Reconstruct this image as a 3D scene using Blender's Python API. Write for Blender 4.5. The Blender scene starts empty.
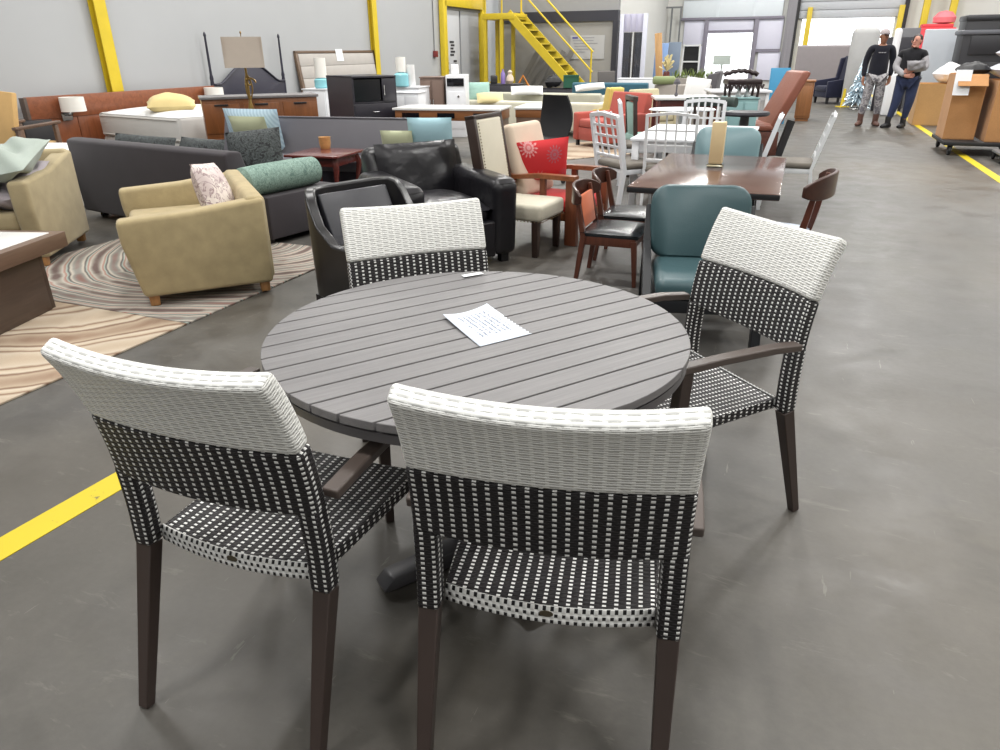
import bpy, bmesh, math, random
from mathutils import Vector, Matrix, Euler
random.seed(7)
SC = bpy.context.scene
COL = SC.collection
PI = math.pi
R_ = math.radians

# ------------------------------------------------------------------ camera
FPX, PITCH, ROLL, HCAM = 711.5, R_(24.494), R_(-0.526), 1.427
_F = Vector((0, math.cos(PITCH), -math.sin(PITCH)))
_up = Vector((0, math.sin(PITCH), math.cos(PITCH)))
_r = Vector((1, 0, 0))
_R = math.cos(ROLL) * _r + math.sin(ROLL) * _up
_U = -math.sin(ROLL) * _r + math.cos(ROLL) * _up
CAM = Vector((0, 0, HCAM))
cd = bpy.data.cameras.new('camera')
cam = bpy.data.objects.new('camera', cd)
COL.objects.link(cam)
M3 = Matrix((_R, _U, -_F)).transposed()
cam.matrix_world = Matrix.Translation(CAM) @ M3.to_4x4()
cd.sensor_width = 36.0
cd.lens = FPX * 36.0 / 1000.0
cd.clip_end = 300
SC.camera = cam

def ray(px, py):
    return _F * FPX + _R * (px - 500) - _U * (py - 375)
def G(px, py, z=0.0):
    """the point of the hall at height z that is seen there in the photograph"""
    d = ray(px, py)
    return CAM + d * ((z - HCAM) / d.z)
def DY(px, py, y):
    d = ray(px, py)
    return CAM + d * (y / d.y)
def PL(px, py, n, k):
    d = ray(px, py)
    return CAM + d * ((k - CAM.dot(n)) / d.dot(n))
AIS = R_(21.6)
EU = Vector((math.sin(AIS), math.cos(AIS), 0))     # along the aisle
EV = Vector((math.cos(AIS), -math.sin(AIS), 0))    # across it, to the right
def FU(u, v, z=0.0):
    return EU * u + EV * v + Vector((0, 0, z))
RZ_AIS = -AIS                                       # local x = across, local y = along
def HZ(px, py, g):
    d = ray(px, py)
    t = math.hypot(g[0], g[1]) / math.hypot(d.x, d.y)
    return (CAM + d * t).z
def ang(dx, dy):
    """rotation that turns local +y to face (dx, dy)"""
    return math.atan2(-dx, dy)

# ------------------------------------------------------------------ object helpers
def link(name, me, m=None, parent=None, loc=None, rz=None):
    o = bpy.data.objects.new(name, me)
    COL.objects.link(o)
    if m is not None:
        for q in (m if isinstance(m, (list, tuple)) else [m]):
            me.materials.append(q)
    if parent is not None:
        o.parent = parent
    if loc is not None:
        o.location = loc
    if rz is not None:
        o.rotation_euler = (0, 0, rz)
    return o
def tag(o, label=None, cat=None, group=None, kind=None):
    if label: o['label'] = label
    if cat: o['category'] = cat
    if group: o['group'] = group
    if kind: o['kind'] = kind
    return o
def thing(name, label, cat, loc=(0, 0, 0), rz=0, group=None):
    o = bpy.data.objects.new(name, None)
    COL.objects.link(o)
    o.empty_display_size = .1
    o.location = loc
    o.rotation_euler = (0, 0, rz)
    return tag(o, label, cat, group)
def dup(root, loc, rz, label, group=None):
    r = root.copy(); COL.objects.link(r)
    r.location = loc; r.rotation_euler = (0, 0, rz)
    r['label'] = label
    if group: r['group'] = group
    for ch in list(root.children):
        c = ch.copy(); COL.objects.link(c); c.parent = r
        for g in list(ch.children):
            d = g.copy(); COL.objects.link(d); d.parent = c
    return r

class B:
    """collects shapes, then links them as one mesh object"""
    def __init__(s):
        s.bm = bmesh.new()
        s.uv = s.bm.loops.layers.uv.new('UVMap')
    def _take(s, t, mat=None):
        if mat is not None:
            bmesh.ops.transform(t, matrix=mat, verts=t.verts)
        me = bpy.data.meshes.new('t'); t.to_mesh(me); t.free()
        s.bm.from_mesh(me); bpy.data.meshes.remove(me)
        return s
    def box(s, c, size, rot=(0, 0, 0), bev=0.0, seg=2, taper=None, shear=None):
        """taper: (sx, sy) scale of the top face; shear: (dx, dy) shift of the top"""
        t = bmesh.new()
        bmesh.ops.create_cube(t, size=1)
        for v in t.verts:
            v.co = Vector((v.co.x * size[0], v.co.y * size[1], v.co.z * size[2]))
            if v.co.z > 0:
                if taper: v.co.x *= taper[0]; v.co.y *= taper[1]
                if shear: v.co.x += shear[0]; v.co.y += shear[1]
        if bev > 0:
            bmesh.ops.bevel(t, geom=list(t.edges), offset=min(bev, .49 * min(size)), segments=seg, affect='EDGES', profile=.5)
        return s._take(t, Matrix.Translation(c) @ Euler(rot).to_matrix().to_4x4())
    def tube(s, p0, p1, r0, r1=None, n=12):
        return s.path([p0, p1], [r0, r0 if r1 is None else r1], n)
    def path(s, pts, rad, n=10, flat=1.0, side=None, square=False):
        """sweep along pts; rad scalar or list; flat squashes one axis; side: a fixed reference direction"""
        pts = [Vector(p) for p in pts]
        if not isinstance(rad, (list, tuple)): rad = [rad] * len(pts)
        t = bmesh.new(); rings = []
        ref = Vector(side) if side else None
        prev = None
        for i, p in enumerate(pts):
            d = (pts[min(i + 1, len(pts) - 1)] - pts[max(i - 1, 0)]).normalized()
            if ref is not None:
                x = (ref - d * ref.dot(d)).normalized()
            elif prev is None:
                a = Vector((0, 0, 1)) if abs(d.z) < .9 else Vector((1, 0, 0))
                x = d.cross(a).normalized()
            else:
                x = (prev - d * prev.dot(d)).normalized()
            prev = x
            y = d.cross(x)
            r = rad[i]
            rx, ry = (r if isinstance(r, tuple) else (r, r * flat))
            ring = []
            if square:
                for cx, cy in ((-1, -1), (1, -1), (1, 1), (-1, 1)):
                    ring.append(t.verts.new(p + x * rx * cx + y * ry * cy))
            else:
                for k in range(n):
                    a = 2 * PI * k / n
                    ring.append(t.verts.new(p + x * rx * math.cos(a) + y * ry * math.sin(a)))
            rings.append(ring)
        m = len(rings[0])
        for i in range(len(rings) - 1):
            for k in range(m):
                t.faces.new((rings[i][k], rings[i][(k + 1) % m], rings[i + 1][(k + 1) % m], rings[i + 1][k]))
        t.faces.new(list(reversed(rings[0]))); t.faces.new(rings[-1])
        bmesh.ops.recalc_face_normals(t, faces=t.faces)
        return s._take(t)
    def lathe(s, prof, c=(0, 0, 0), n=24, rot=(0, 0, 0)):
        t = bmesh.new(); rings = []
        for r, z in prof:
            rings.append([t.verts.new((max(r, 1e-4) * math.cos(2 * PI * k / n), max(r, 1e-4) * math.sin(2 * PI * k / n), z)) for k in range(n)])
        for i in range(len(rings) - 1):
            for k in range(n):
                t.faces.new((rings[i][k], rings[i][(k + 1) % n], rings[i + 1][(k + 1) % n], rings[i + 1][k]))
        t.faces.new(list(reversed(rings[0]))); t.faces.new(rings[-1])
        bmesh.ops.recalc_face_normals(t, faces=t.faces)
        return s._take(t, Matrix.Translation(c) @ Euler(rot).to_matrix().to_4x4())
    def prism(s, poly, depth, mat=None, bev=0.0, seg=2):
        """poly in local XY extruded along local +z by depth"""
        t = bmesh.new()
        a = [t.verts.new((p[0], p[1], 0)) for p in poly]
        b = [t.verts.new((p[0], p[1], depth)) for p in poly]
        n = len(poly)
        t.faces.new(list(reversed(a))); t.faces.new(b)
        for i in range(n):
            t.faces.new((a[i], a[(i + 1) % n], b[(i + 1) % n], b[i]))
        bmesh.ops.recalc_face_normals(t, faces=t.faces)
        if bev > 0:
            bmesh.ops.bevel(t, geom=list(t.edges), offset=bev, segments=seg, affect='EDGES', profile=.5)
        return s._take(t, mat)
    def side_prism(s, poly, x0, x1, bev=0.0, seg=2):
        """poly of (y, z) extruded from x0 to x1"""
        m = Matrix(((0, 0, 1, x0), (1, 0, 0, 0), (0, 1, 0, 0), (0, 0, 0, 1)))
        return s.prism(poly, x1 - x0, m, bev, seg)
    def front_prism(s, poly, y0, y1, bev=0.0, seg=2):
        """poly of (x, z) extruded from y0 to y1"""
        m = Matrix(((1, 0, 0, 0), (0, 0, 1, y0), (0, 1, 0, 0), (0, 0, 0, 1)))
        return s.prism(poly, y1 - y0, m, bev, seg)
    def pillow(s, w, h, t, mat=None, n=12, pinch=.06, wob=0.0, seed=1):
        rnd = random.Random(seed); tm = bmesh.new()
        ph = [rnd.uniform(0, 6.28) for _ in range(6)]
        def P(i, j, sg):
            x = -1 + 2 * i / n; y = -1 + 2 * j / n
            th = ((1 - abs(x) ** 2.4) * (1 - abs(y) ** 2.4)) ** .55
            pin = 1 - pinch * (1 - abs(x) ** 2) * abs(y) ** 2
            pin2 = 1 - pinch * (1 - abs(y) ** 2) * abs(x) ** 2
            dz = wob * (math.sin(3 * x + ph[0] + 2 * y) * math.sin(2.5 * y + ph[1]) + .5 * math.sin(6 * x + ph[2]) * math.sin(5 * y + ph[3]) + .35 * math.sin(11 * x + 7 * y + ph[4]))
            return Vector((x * w / 2 * pin2, y * h / 2 * pin, sg * t / 2 * th + dz * th))
        top = [[None] * (n + 1) for _ in range(n + 1)]; bot = [[None] * (n + 1) for _ in range(n + 1)]
        for i in range(n + 1):
            for j in range(n + 1):
                top[i][j] = tm.verts.new(P(i, j, 1))
                bot[i][j] = top[i][j] if i in (0, n) or j in (0, n) else tm.verts.new(P(i, j, -1))
        for i in range(n):
            for j in range(n):
                tm.faces.new((top[i][j], top[i + 1][j], top[i + 1][j + 1], top[i][j + 1]))
                q = [bot[i][j], bot[i][j + 1], bot[i + 1][j + 1], bot[i + 1][j]]
                tm.faces.new(q)
        return s._take(tm, mat)
    def loft(s, rings, cap=True, closed=True):
        t = bmesh.new()
        vs = [[t.verts.new(p) for p in r] for r in rings]
        n = len(vs[0])
        for i in range(len(vs) - 1):
            for k in range(n if closed else n - 1):
                t.faces.new((vs[i][k], vs[i][(k + 1) % n], vs[i + 1][(k + 1) % n], vs[i + 1][k]))
        if cap:
            t.faces.new(list(reversed(vs[0]))); t.faces.new(vs[-1])
        bmesh.ops.recalc_face_normals(t, faces=t.faces)
        return s._take(t)
    def move(s, mat):
        bmesh.ops.transform(s.bm, matrix=mat, verts=s.bm.verts); return s
    def build(s, name, m=None, parent=None, loc=None, rz=None, smooth=True, ang_=35):
        bm = s.bm
        if smooth:
            lim = R_(ang_)
            for f in bm.faces: f.smooth = True
            for e in bm.edges:
                if len(e.link_faces) == 2:
                    e.smooth = e.calc_face_angle(0) < lim
        me = bpy.data.meshes.new(name); bm.to_mesh(me); bm.free()
        return link(name, me, m, parent, loc, rz)

def XF(loc=(0, 0, 0), rot=(0, 0, 0), sc=(1, 1, 1)):
    return Matrix.Translation(loc) @ Euler(rot).to_matrix().to_4x4() @ Matrix.Diagonal((*sc, 1))

# ------------------------------------------------------------------ materials
def srgb(r, g, b):
    def f(c):
        c /= 255.0
        return c / 12.92 if c <= .04045 else ((c + .055) / 1.055) ** 2.4
    return (f(r), f(g), f(b), 1)
class NT:
    def __init__(s, name):
        s.m = bpy.data.materials.new(name); s.m.use_nodes = True
        s.t = s.m.node_tree; s.n = s.t.nodes; s.l = s.t.links
        s.b = s.n['Principled BSDF']
    def add(s, ty, **k):
        n = s.n.new(ty)
        for a, v in k.items(): setattr(n, a, v)
        return n
    def con(s, a, b): s.l.new(a, b)
    def math(s, op, a, b=None, c=None):
        n = s.add('ShaderNodeMath', operation=op)
        for i, x in enumerate((a, b, c)):
            if x is None: continue
            if isinstance(x, (int, float)): n.inputs[i].default_value = x
            else: s.con(x, n.inputs[i])
        return n.outputs[0]
    def mix(s, f, a, b, mode='MIX'):
        n = s.add('ShaderNodeMix', data_type='RGBA', blend_type=mode)
        if isinstance(f, (int, float)): n.inputs[0].default_value = f
        else: s.con(f, n.inputs[0])
        for i, x in ((6, a), (7, b)):
            if isinstance(x, tuple): n.inputs[i].default_value = x
            else: s.con(x, n.inputs[i])
        return n.outputs[2]
    def coord(s, which='Object', sc=(1, 1, 1), rot=(0, 0, 0)):
        tc = s.add('ShaderNodeTexCoord'); mp = s.add('ShaderNodeMapping')
        mp.inputs['Scale'].default_value = sc; mp.inputs['Rotation'].default_value = rot
        s.con(tc.outputs[which], mp.inputs[0]); return mp.outputs[0]
    def noise(s, vec, scale, detail=3, rough=.5, dist=0.0):
        n = s.add('ShaderNodeTexNoise'); s.con(vec, n.inputs['Vector'])
        n.inputs['Scale'].default_value = scale; n.inputs['Detail'].default_value = detail
        n.inputs['Roughness'].default_value = rough; n.inputs['Distortion'].default_value = dist
        return n.outputs['Fac']
    def ramp(s, f, stops):
        n = s.add('ShaderNodeValToRGB'); e = n.color_ramp.elements
        while len(e) < len(stops): e.new(.5)
        for i, (p, c) in enumerate(stops): e[i].position = p; e[i].color = c
        s.con(f, n.inputs[0]); return n.outputs[0]
    def bump(s, h, strength=.3, dist=.01):
        n = s.add('ShaderNodeBump'); n.inputs['Strength'].default_value = strength; n.inputs['Distance'].default_value = dist
        s.con(h, n.inputs['Height']); s.con(n.outputs[0], s.b.inputs['Normal'])
    def col(s, c):
        if isinstance(c, tuple): s.b.inputs['Base Color'].default_value = c
        else: s.con(c, s.b.inputs['Base Color'])
    def set(s, rough=.5, metal=0.0, spec=.5, coat=0.0, coat_r=.1, sheen=0.0):
        s.b.inputs['Roughness'].default_value = rough; s.b.inputs['Metallic'].default_value = metal
        s.b.inputs['Specular IOR Level'].default_value = spec
        s.b.inputs['Coat Weight'].default_value = coat; s.b.inputs['Coat Roughness'].default_value = coat_r
        s.b.inputs['Sheen Weight'].default_value = sheen
        return s
def vary(c, k):
    return (min(1, c[0] * k), min(1, c[1] * k), min(1, c[2] * k), 1)
def paint(name, rgb, rough=.5, metal=0.0, var=.12, nsc=9.0, spec=.5, coat=0.0):
    t = NT(name); c = srgb(*rgb); v = t.coord()
    t.col(t.mix(t.noise(v, nsc, 4), vary(c, 1 - var), vary(c, 1 + var)))
    t.set(rough, metal, spec, coat); t.bump(t.noise(v, nsc * 22, 2), .04, .004)
    return t.m
def fabric(name, rgb, var=.18, sc=260.0, rough=.95, bump=.35, patch=7.0):
    t = NT(name); c = srgb(*rgb); v = t.coord()
    a = t.noise(v, patch, 4); b = t.noise(v, sc, 2)
    f = t.math('ADD', t.math('MULTIPLY', a, .6), t.math('MULTIPLY', b, .4))
    t.col(t.ramp(f, [(.3, vary(c, 1 - var)), (.7, vary(c, 1 + var))]))
    t.set(rough, 0, .25, sheen=.15); t.bump(b, bump, .004)
    return t.m
def leather(name, rgb, rough=.33, var=.2, fold=.5, spec=.5):
    t = NT(name); c = srgb(*rgb); v = t.coord()
    a = t.noise(v, 5, 3); b = t.noise(v, 180, 2); w = t.noise(v, 7, 2, .5, .6)
    t.col(t.mix(a, vary(c, 1 - var), vary(c, 1 + var)))
    t.set(rough, 0, spec)
    h = t.math('ADD', t.math('MULTIPLY', b, .05), t.math('MULTIPLY', w, fold))
    t.bump(h, .5, .03)
    return t.m
def wood(name, rgb, rough=.4, axis='X', sc=1.0, dark=.62, coat=.15):
    t = NT(name); c = srgb(*rgb)
    s = {'X': (1.2, 14, 14), 'Y': (14, 1.2, 14), 'Z': (14, 14, 1.2)}[axis]
    v = t.coord('Object', tuple(x * sc for x in s))
    a = t.noise(v, 1.6, 5, .6, .8); b = t.noise(v, 9, 3)
    f = t.math('ADD', t.math('MULTIPLY', a, .75), t.math('MULTIPLY', b, .25))
    t.col(t.ramp(f, [(.32, vary(c, dark)), (.5, c), (.68, vary(c, 1.22))]))
    t.set(rough, 0, .45, coat, .25); t.bump(b, .06, .003)
    return t.m
def glass(name, tint=(235, 245, 245), rough=.02):
    t = NT(name); t.col(srgb(*tint)); t.set(rough, 0, .5)
    t.b.inputs['Transmission Weight'].default_value = 1.0; t.b.inputs['IOR'].default_value = 1.3
    return t.m
def weave(name, weft, warp, pu=.024, pv=.006, dw=.36, dh=1.0, bump=.7, rough=.45, dots=True, var=.06, gap=0.0):
    """woven flat strands, mesh UV in metres"""
    t = NT(name)
    tc = t.add('ShaderNodeTexCoord'); sx = t.add('ShaderNodeSeparateXYZ'); t.con(tc.outputs['UV'], sx.inputs[0])
    cu = t.math('DIVIDE', sx.outputs[0], pu); cv = t.math('DIVIDE', sx.outputs[1], pv)
    iu = t.math('FLOOR', cu); iv = t.math('FLOOR', cv)
    fu = t.math('SUBTRACT', cu, iu); fv = t.math('SUBTRACT', cv, iv)
    par = t.math('FLOORED_MODULO', t.math('ADD', iu, iv), 2.0)
    inu = t.math('LESS_THAN', t.math('ABSOLUTE', t.math('SUBTRACT', fu, .5)), dw / 2)
    inv = t.math('LESS_THAN', t.math('ABSOLUTE', t.math('SUBTRACT', fv, .5)), dh / 2)
    su = t.math('SINE', t.math('MULTIPLY', fu, PI))
    sv = t.math('SINE', t.math('MULTIPLY', fv, PI))
    over = t.math('MULTIPLY', par, t.math('MULTIPLY', inu, inv))
    wn = t.add('ShaderNodeTexWhiteNoise', noise_dimensions='2D')
    cmb = t.add('ShaderNodeCombineXYZ'); t.con(iu, cmb.inputs[0]); t.con(iv, cmb.inputs[1]); t.con(cmb.outputs[0], wn.inputs['Vector'])
    base = t.mix(over, srgb(*weft), srgb(*warp))
    k = t.math('ADD', 1 - var, t.math('MULTIPLY', wn.outputs['Value'], 2 * var))
    if gap:
        # shade inside the gaps put into the colour where a strand dives under
        gap_shade = t.math('MULTIPLY', t.math('GREATER_THAN', t.math('ABSOLUTE', t.math('SUBTRACT', fv, .5)), .36), t.math('MULTIPLY', par, t.math('GREATER_THAN', su, .45)))
        base = t.mix(t.math('MULTIPLY', gap_shade, gap), base, srgb(84, 82, 76))
    cc = t.add('ShaderNodeCombineColor')
    for i in range(3): t.con(k, cc.inputs[i])
    t.col(t.mix(1.0, base, cc.outputs[0], 'MULTIPLY'))
    t.set(rough, 0, .4)
    # the strand arches up where it passes over, dips where it passes under
    wh = t.math('MULTIPLY', sv, t.math('ADD', .5, t.math('MULTIPLY', t.math('SUBTRACT', .5, par), t.math('MULTIPLY', su, 1.3))))
    h = t.math('MAXIMUM', wh, t.math('MULTIPLY', over, t.math('ADD', .45, t.math('MULTIPLY', sv, .4))))
    t.bump(h, bump, .004)
    return t.m

M = {}
M['weave_black'] = weave('black strands over white strands', (34, 31, 33), (240, 240, 238), pu=.0235, pv=.0062, dw=.34)
M['weave_white'] = weave('white strands', (246, 246, 242), (246, 246, 243), pu=.0235, pv=.0068, dw=.34, bump=.6, var=.03, gap=.9)
M['weave_white_wide'] = weave('wide white strands', (240, 241, 238), (238, 239, 236), pu=.028, pv=.012, dw=.4, bump=.6, var=.03, gap=.6)
M['weave_band'] = weave('white band with black checks', (240, 240, 238), (30, 28, 30), pu=.0078, pv=.0150, dw=.88, dh=.56, var=.03)
M['chair_metal'] = paint('dark brown powder coat', (64, 53, 49), .42, 0, .08)
M['arm_metal'] = paint('grey brown arm coat', (84, 74, 69), .4, 0, .1, 14)
M['badge'] = paint('worn brass badge', (110, 104, 88), .35, .8, .3, 120)
# ================================================================== the setting
def conc():
    t = NT('concrete floor'); v = t.coord('Object')
    a = t.noise(v, .55, 5, .6, .5); b = t.noise(v, 3.5, 6, .65, .3); c = t.noise(v, 40, 4, .6)
    f = t.math('ADD', t.math('MULTIPLY', a, .5), t.math('ADD', t.math('MULTIPLY', b, .35), t.math('MULTIPLY', c, .15)))
    base = t.ramp(f, [(.33, srgb(62, 61, 58)), (.5, srgb(81, 79, 76)), (.66, srgb(98, 96, 91))])
    # scratches and old stains
    v2 = t.coord('Object', (1, .12, 1), (0, 0, .5)); s = t.noise(v2, 22, 4, .7)
    base = t.mix(t.math('MULTIPLY', t.math('GREATER_THAN', s, .69), .25), base, srgb(160, 157, 150))
    warm = t.noise(v, .35, 2, .5)
    base = t.mix(t.ramp(warm, [(.45, (0, 0, 0, 1)), (.62, (.35, .35, .35, 1))]), base, srgb(96, 87, 72))
    v3 = t.coord('Object', (.25, 1, 1), (0, 0, 1.1)); s3 = t.noise(v3, 16, 5, .75, .4)
    base = t.mix(t.ramp(s3, [(.60, (0, 0, 0, 1)), (.72, (.35, .35, .35, 1))]), base, srgb(134, 130, 122))
    st = t.noise(v, 1.1, 4, .6, 1.0)
    base = t.mix(t.ramp(st, [(.55, (0, 0, 0, 1)), (.72, (.6, .6, .6, 1))]), base, srgb(56, 53, 48))
    t.col(base)
    t.set(.42, 0, .5)
    rr = t.ramp(b, [(.3, (.34, .34, .34, 1)), (.7, (.55, .55, .55, 1))]); t.con(rr, t.b.inputs['Roughness'])
    t.bump(c, .08, .004)
    return t.m
M['floor'] = conc()
M['wall'] = paint('light grey wall panel', (172, 174, 176), .6, 0, .03, 1.5)
M['wall_far'] = paint('pale wall panel', (214, 214, 210), .6, 0, .04, 1.2)
M['ceil'] = paint('white ceiling', (215, 215, 212), .8, 0, .03)
M['yellow'] = paint('safety yellow', (212, 186, 44), .45, 0, .12, 6)
U0, U1, V0, V1, CH = -9.0, 32.0, -9.5, 12.0, 8.0

b = B(); b.box((0, 0, -.1), (V1 - V0 + .6, U1 - U0 + .6, .2))
fl = b.build('floor', M['floor'], None, FU((U0 + U1) / 2, (V0 + V1) / 2), RZ_AIS); tag(fl, kind='structure')
b = B(); b.box((0, 0, CH + .1), (V1 - V0 + .6, U1 - U0 + .6, .2))
o = b.build('ceiling', M['ceil'], None, FU((U0 + U1) / 2, (V0 + V1) / 2), RZ_AIS); tag(o, kind='structure')
b = B(); b.box((0, 0, CH / 2), (.2, U1 - U0, CH))
o = b.build('wall_left', M['wall'], None, FU((U0 + U1) / 2, V0 - .1), RZ_AIS); tag(o, kind='structure')
b = B(); b.box((0, 0, CH / 2), (.2, U1 - U0, CH))
o = b.build('wall_right', M['wall_far'], None, FU((U0 + U1) / 2, V1 + .1), RZ_AIS); tag(o, kind='structure')
b = B(); b.box((0, 0, CH / 2), (V1 - V0, .2, CH))
o = b.build('wall_back', M['wall'], None, FU(U0 - .1, (V0 + V1) / 2), RZ_AIS); tag(o, kind='structure')
def on_left(px, py):                      # (u, z) on the left wall
    p = PL(px, py, EV, V0); return p.dot(EU), p.z
def on_far(px, py, u=U1):                 # (v, z) on a plane across the aisle
    p = PL(px, py, EU, u); return p.dot(EV), p.z

# high bay lamps
M['lamp'] = NT('lamp tube'); M['lamp'].col((1, 1, 1, 1)); M['lamp'].b.inputs['Emission Color'].default_value = (1, .98, .95, 1)
M['lamp'].b.inputs['Emission Strength'].default_value = 6; M['lamp'] = M['lamp'].m
M['lamp_case'] = paint('white lamp case', (225, 225, 222), .5)
def high_bay(u, v, power):
    t = thing('high_bay_lamp', 'long white high bay lamp under the warehouse ceiling', 'lamp', FU(u, v, CH - 1.0), RZ_AIS, 'high bay lamps')
    c = B(); c.box((0, 0, .06), (.5, 1.3, .1), bev=.02); c.build('lamp_case', M['lamp_case'], t)
    c = B()
    for x in (-.2, .2): c.tube((x, 0, .1), (x, 0, .99), .006)
    c.build('hanger', M['lamp_case'], t)
    ld = bpy.data.lights.new('high_bay_light', 'AREA'); ld.shape = 'RECTANGLE'; ld.size = .45; ld.size_y = 1.2
    ld.energy = power; ld.color = (1, .985, .955)
    lo = bpy.data.objects.new('high_bay_light', ld); COL.objects.link(lo); lo.parent = t; lo.location = (0, 0, -.01)
LAMPS = []
for u in (-5, 0, 5, 10.5, 16, 21.5, 27):
    for v in (-7, -2.4, 2.4, 7.5):
        LAMPS.append((u, v))
POW = 155
for u, v in LAMPS:
    k = .55 if u < -2 else (1.0 if u < 3 else (1.15 if u < 8 else 1.6))
    high_bay(u, v, POW * k)
w = bpy.data.worlds.new('daylight'); SC.world = w; w.use_nodes = True
w.node_tree.nodes['Background'].inputs[0].default_value = (.93, .97, 1, 1)
w.node_tree.nodes['Background'].inputs[1].default_value = 3.2
SC.view_settings.view_transform = 'Standard'
SC.view_settings.look = 'None'
SC.view_settings.exposure = 0.0
SC.view_settings.gamma = 1.0
SC.view_settings.use_curve_mapping = False
# ================================================================== the woven chairs and the round table
def slab_uv(prof, xs, t, bowf, uvs=1.0, bev=.012, topk=None):
    """prof: list of (z, y, halfwidth) up the panel, xs: list of -1..1; a bent slab with UV in metres"""
    s = B(); bm = s.bm; uv = s.uv
    fr, bk = [], []
    vlen = [0.0]
    for i in range(1, len(prof)):
        vlen.append(vlen[-1] + math.hypot(prof[i][0] - prof[i - 1][0], prof[i][1] - prof[i - 1][1]))
    info = {}
    for i, (z, y, hw) in enumerate(prof):
        j0, j1 = max(i - 1, 0), min(i + 1, len(prof) - 1)
        dz, dy = prof[j1][0] - prof[j0][0], prof[j1][1] - prof[j0][1]
        L = math.hypot(dz, dy); ny, nz = dz / L, -dy / L
        rf, rb = [], []
        for x in xs:
            by, bz = bowf(x, i / (len(prof) - 1))
            p = Vector((x * hw, y + by, z + bz))
            a = bm.verts.new(p + Vector((0, ny, nz)) * t / 2); c = bm.verts.new(p - Vector((0, ny, nz)) * t / 2)
            info[a] = (x * hw, vlen[i]); info[c] = (x * hw, vlen[i])
            rf.append(a); rb.append(c)
        fr.append(rf); bk.append(rb)
    def face(vs, fn, mi=0):
        f = bm.faces.new(vs); f.material_index = mi
        for l in f.loops: l[uv].uv = fn(l.vert)
        return f
    pl = lambda v: (info[v][0] + 5, info[v][1] + 5)
    n, m = len(prof), len(xs)
    for i in range(n - 1):
        for j in range(m - 1):
            face((fr[i][j], fr[i + 1][j], fr[i + 1][j + 1], fr[i][j + 1]), pl)
            face((bk[i][j], bk[i][j + 1], bk[i + 1][j + 1], bk[i + 1][j]), pl)
        for j, sg in ((0, 1), (m - 1, -1)):
            q = [fr[i][j], bk[i][j], bk[i + 1][j], fr[i + 1][j]]
            if sg < 0: q.reverse()
            base = {fr[i][j]: t, fr[i + 1][j]: t, bk[i][j]: 0, bk[i + 1][j]: 0}
            face(q, lambda v: (5 + base[v], 5 + info[v][1]))
    for i in (0, n - 1):
        for j in range(m - 1):
            q = [fr[i][j], fr[i][j + 1], bk[i][j + 1], bk[i][j]]
            if i == n - 1: q.reverse(); q = [bk[i][j], bk[i][j + 1], fr[i][j + 1], fr[i][j]][::-1]
            bb = {fr[i][j]: t, fr[i][j + 1]: t, bk[i][j]: 0, bk[i][j + 1]: 0}
            face(q, lambda v: (5 + info[v][0], 5 + bb[v]), 1 if (i == n - 1 and topk) else 0)
    bmesh.ops.recalc_face_normals(bm, faces=bm.faces)
    return s
def bevel_mod(o, w, seg=3, ang_=50):
    md = o.modifiers.new('Bevel', 'BEVEL'); md.width = w; md.segments = seg; md.limit_method = 'ANGLE'; md.angle_limit = R_(ang_)
    return o
def lerp_tab(tab, z):
    for (z0, *a), (z1, *b_) in zip(tab, tab[1:]):
        if z <= z1:
            k = (z - z0) / (z1 - z0); return [p + (q - p) * k for p, q in zip(a, b_)]
    return list(tab[-1][1:])
# z, y, outer half width
POST = [(.398, .000, .259), (.50, .002, .258), (.60, -.003, .256), (.68, -.012, .255), (.762, -.029, .2545), (.82, -.048, .2545), (.88, -.073, .2545), (.932, -.100, .254)]
def woven_post(sd):
    s = B(); bm = s.bm; uv = s.uv; w, d = .046, .046
    zs = [.405, .44, .48, .52, .56, .615]
    rings = []
    for i, z in enumerate(zs):
        y, hw = lerp_tab(POST, z)
        cx = sd * (hw - w / 2)
        rings.append([bm.verts.new((cx + a * w / 2, y + c * d / 2, z)) for a, c in ((-1, -1), (1, -1), (1, 1), (-1, 1))])
    for i in range(len(zs) - 1):
        for k in range(4):
            q = (rings[i][k], rings[i][(k + 1) % 4], rings[i + 1][(k + 1) % 4], rings[i + 1][k])
            f = bm.faces.new(q)
            for l, (a, c) in zip(f.loops, ((0, 0), (.047, 0), (.047, 1), (0, 1))):
                l[uv].uv = (5 + a + .047 * (k % 2) , 5 + zs[i + int(c)])
    bm.faces.new(list(reversed(rings[0]))); bm.faces.new(rings[-1])
    bmesh.ops.recalc_face_normals(bm, faces=bm.faces)
    return s
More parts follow.
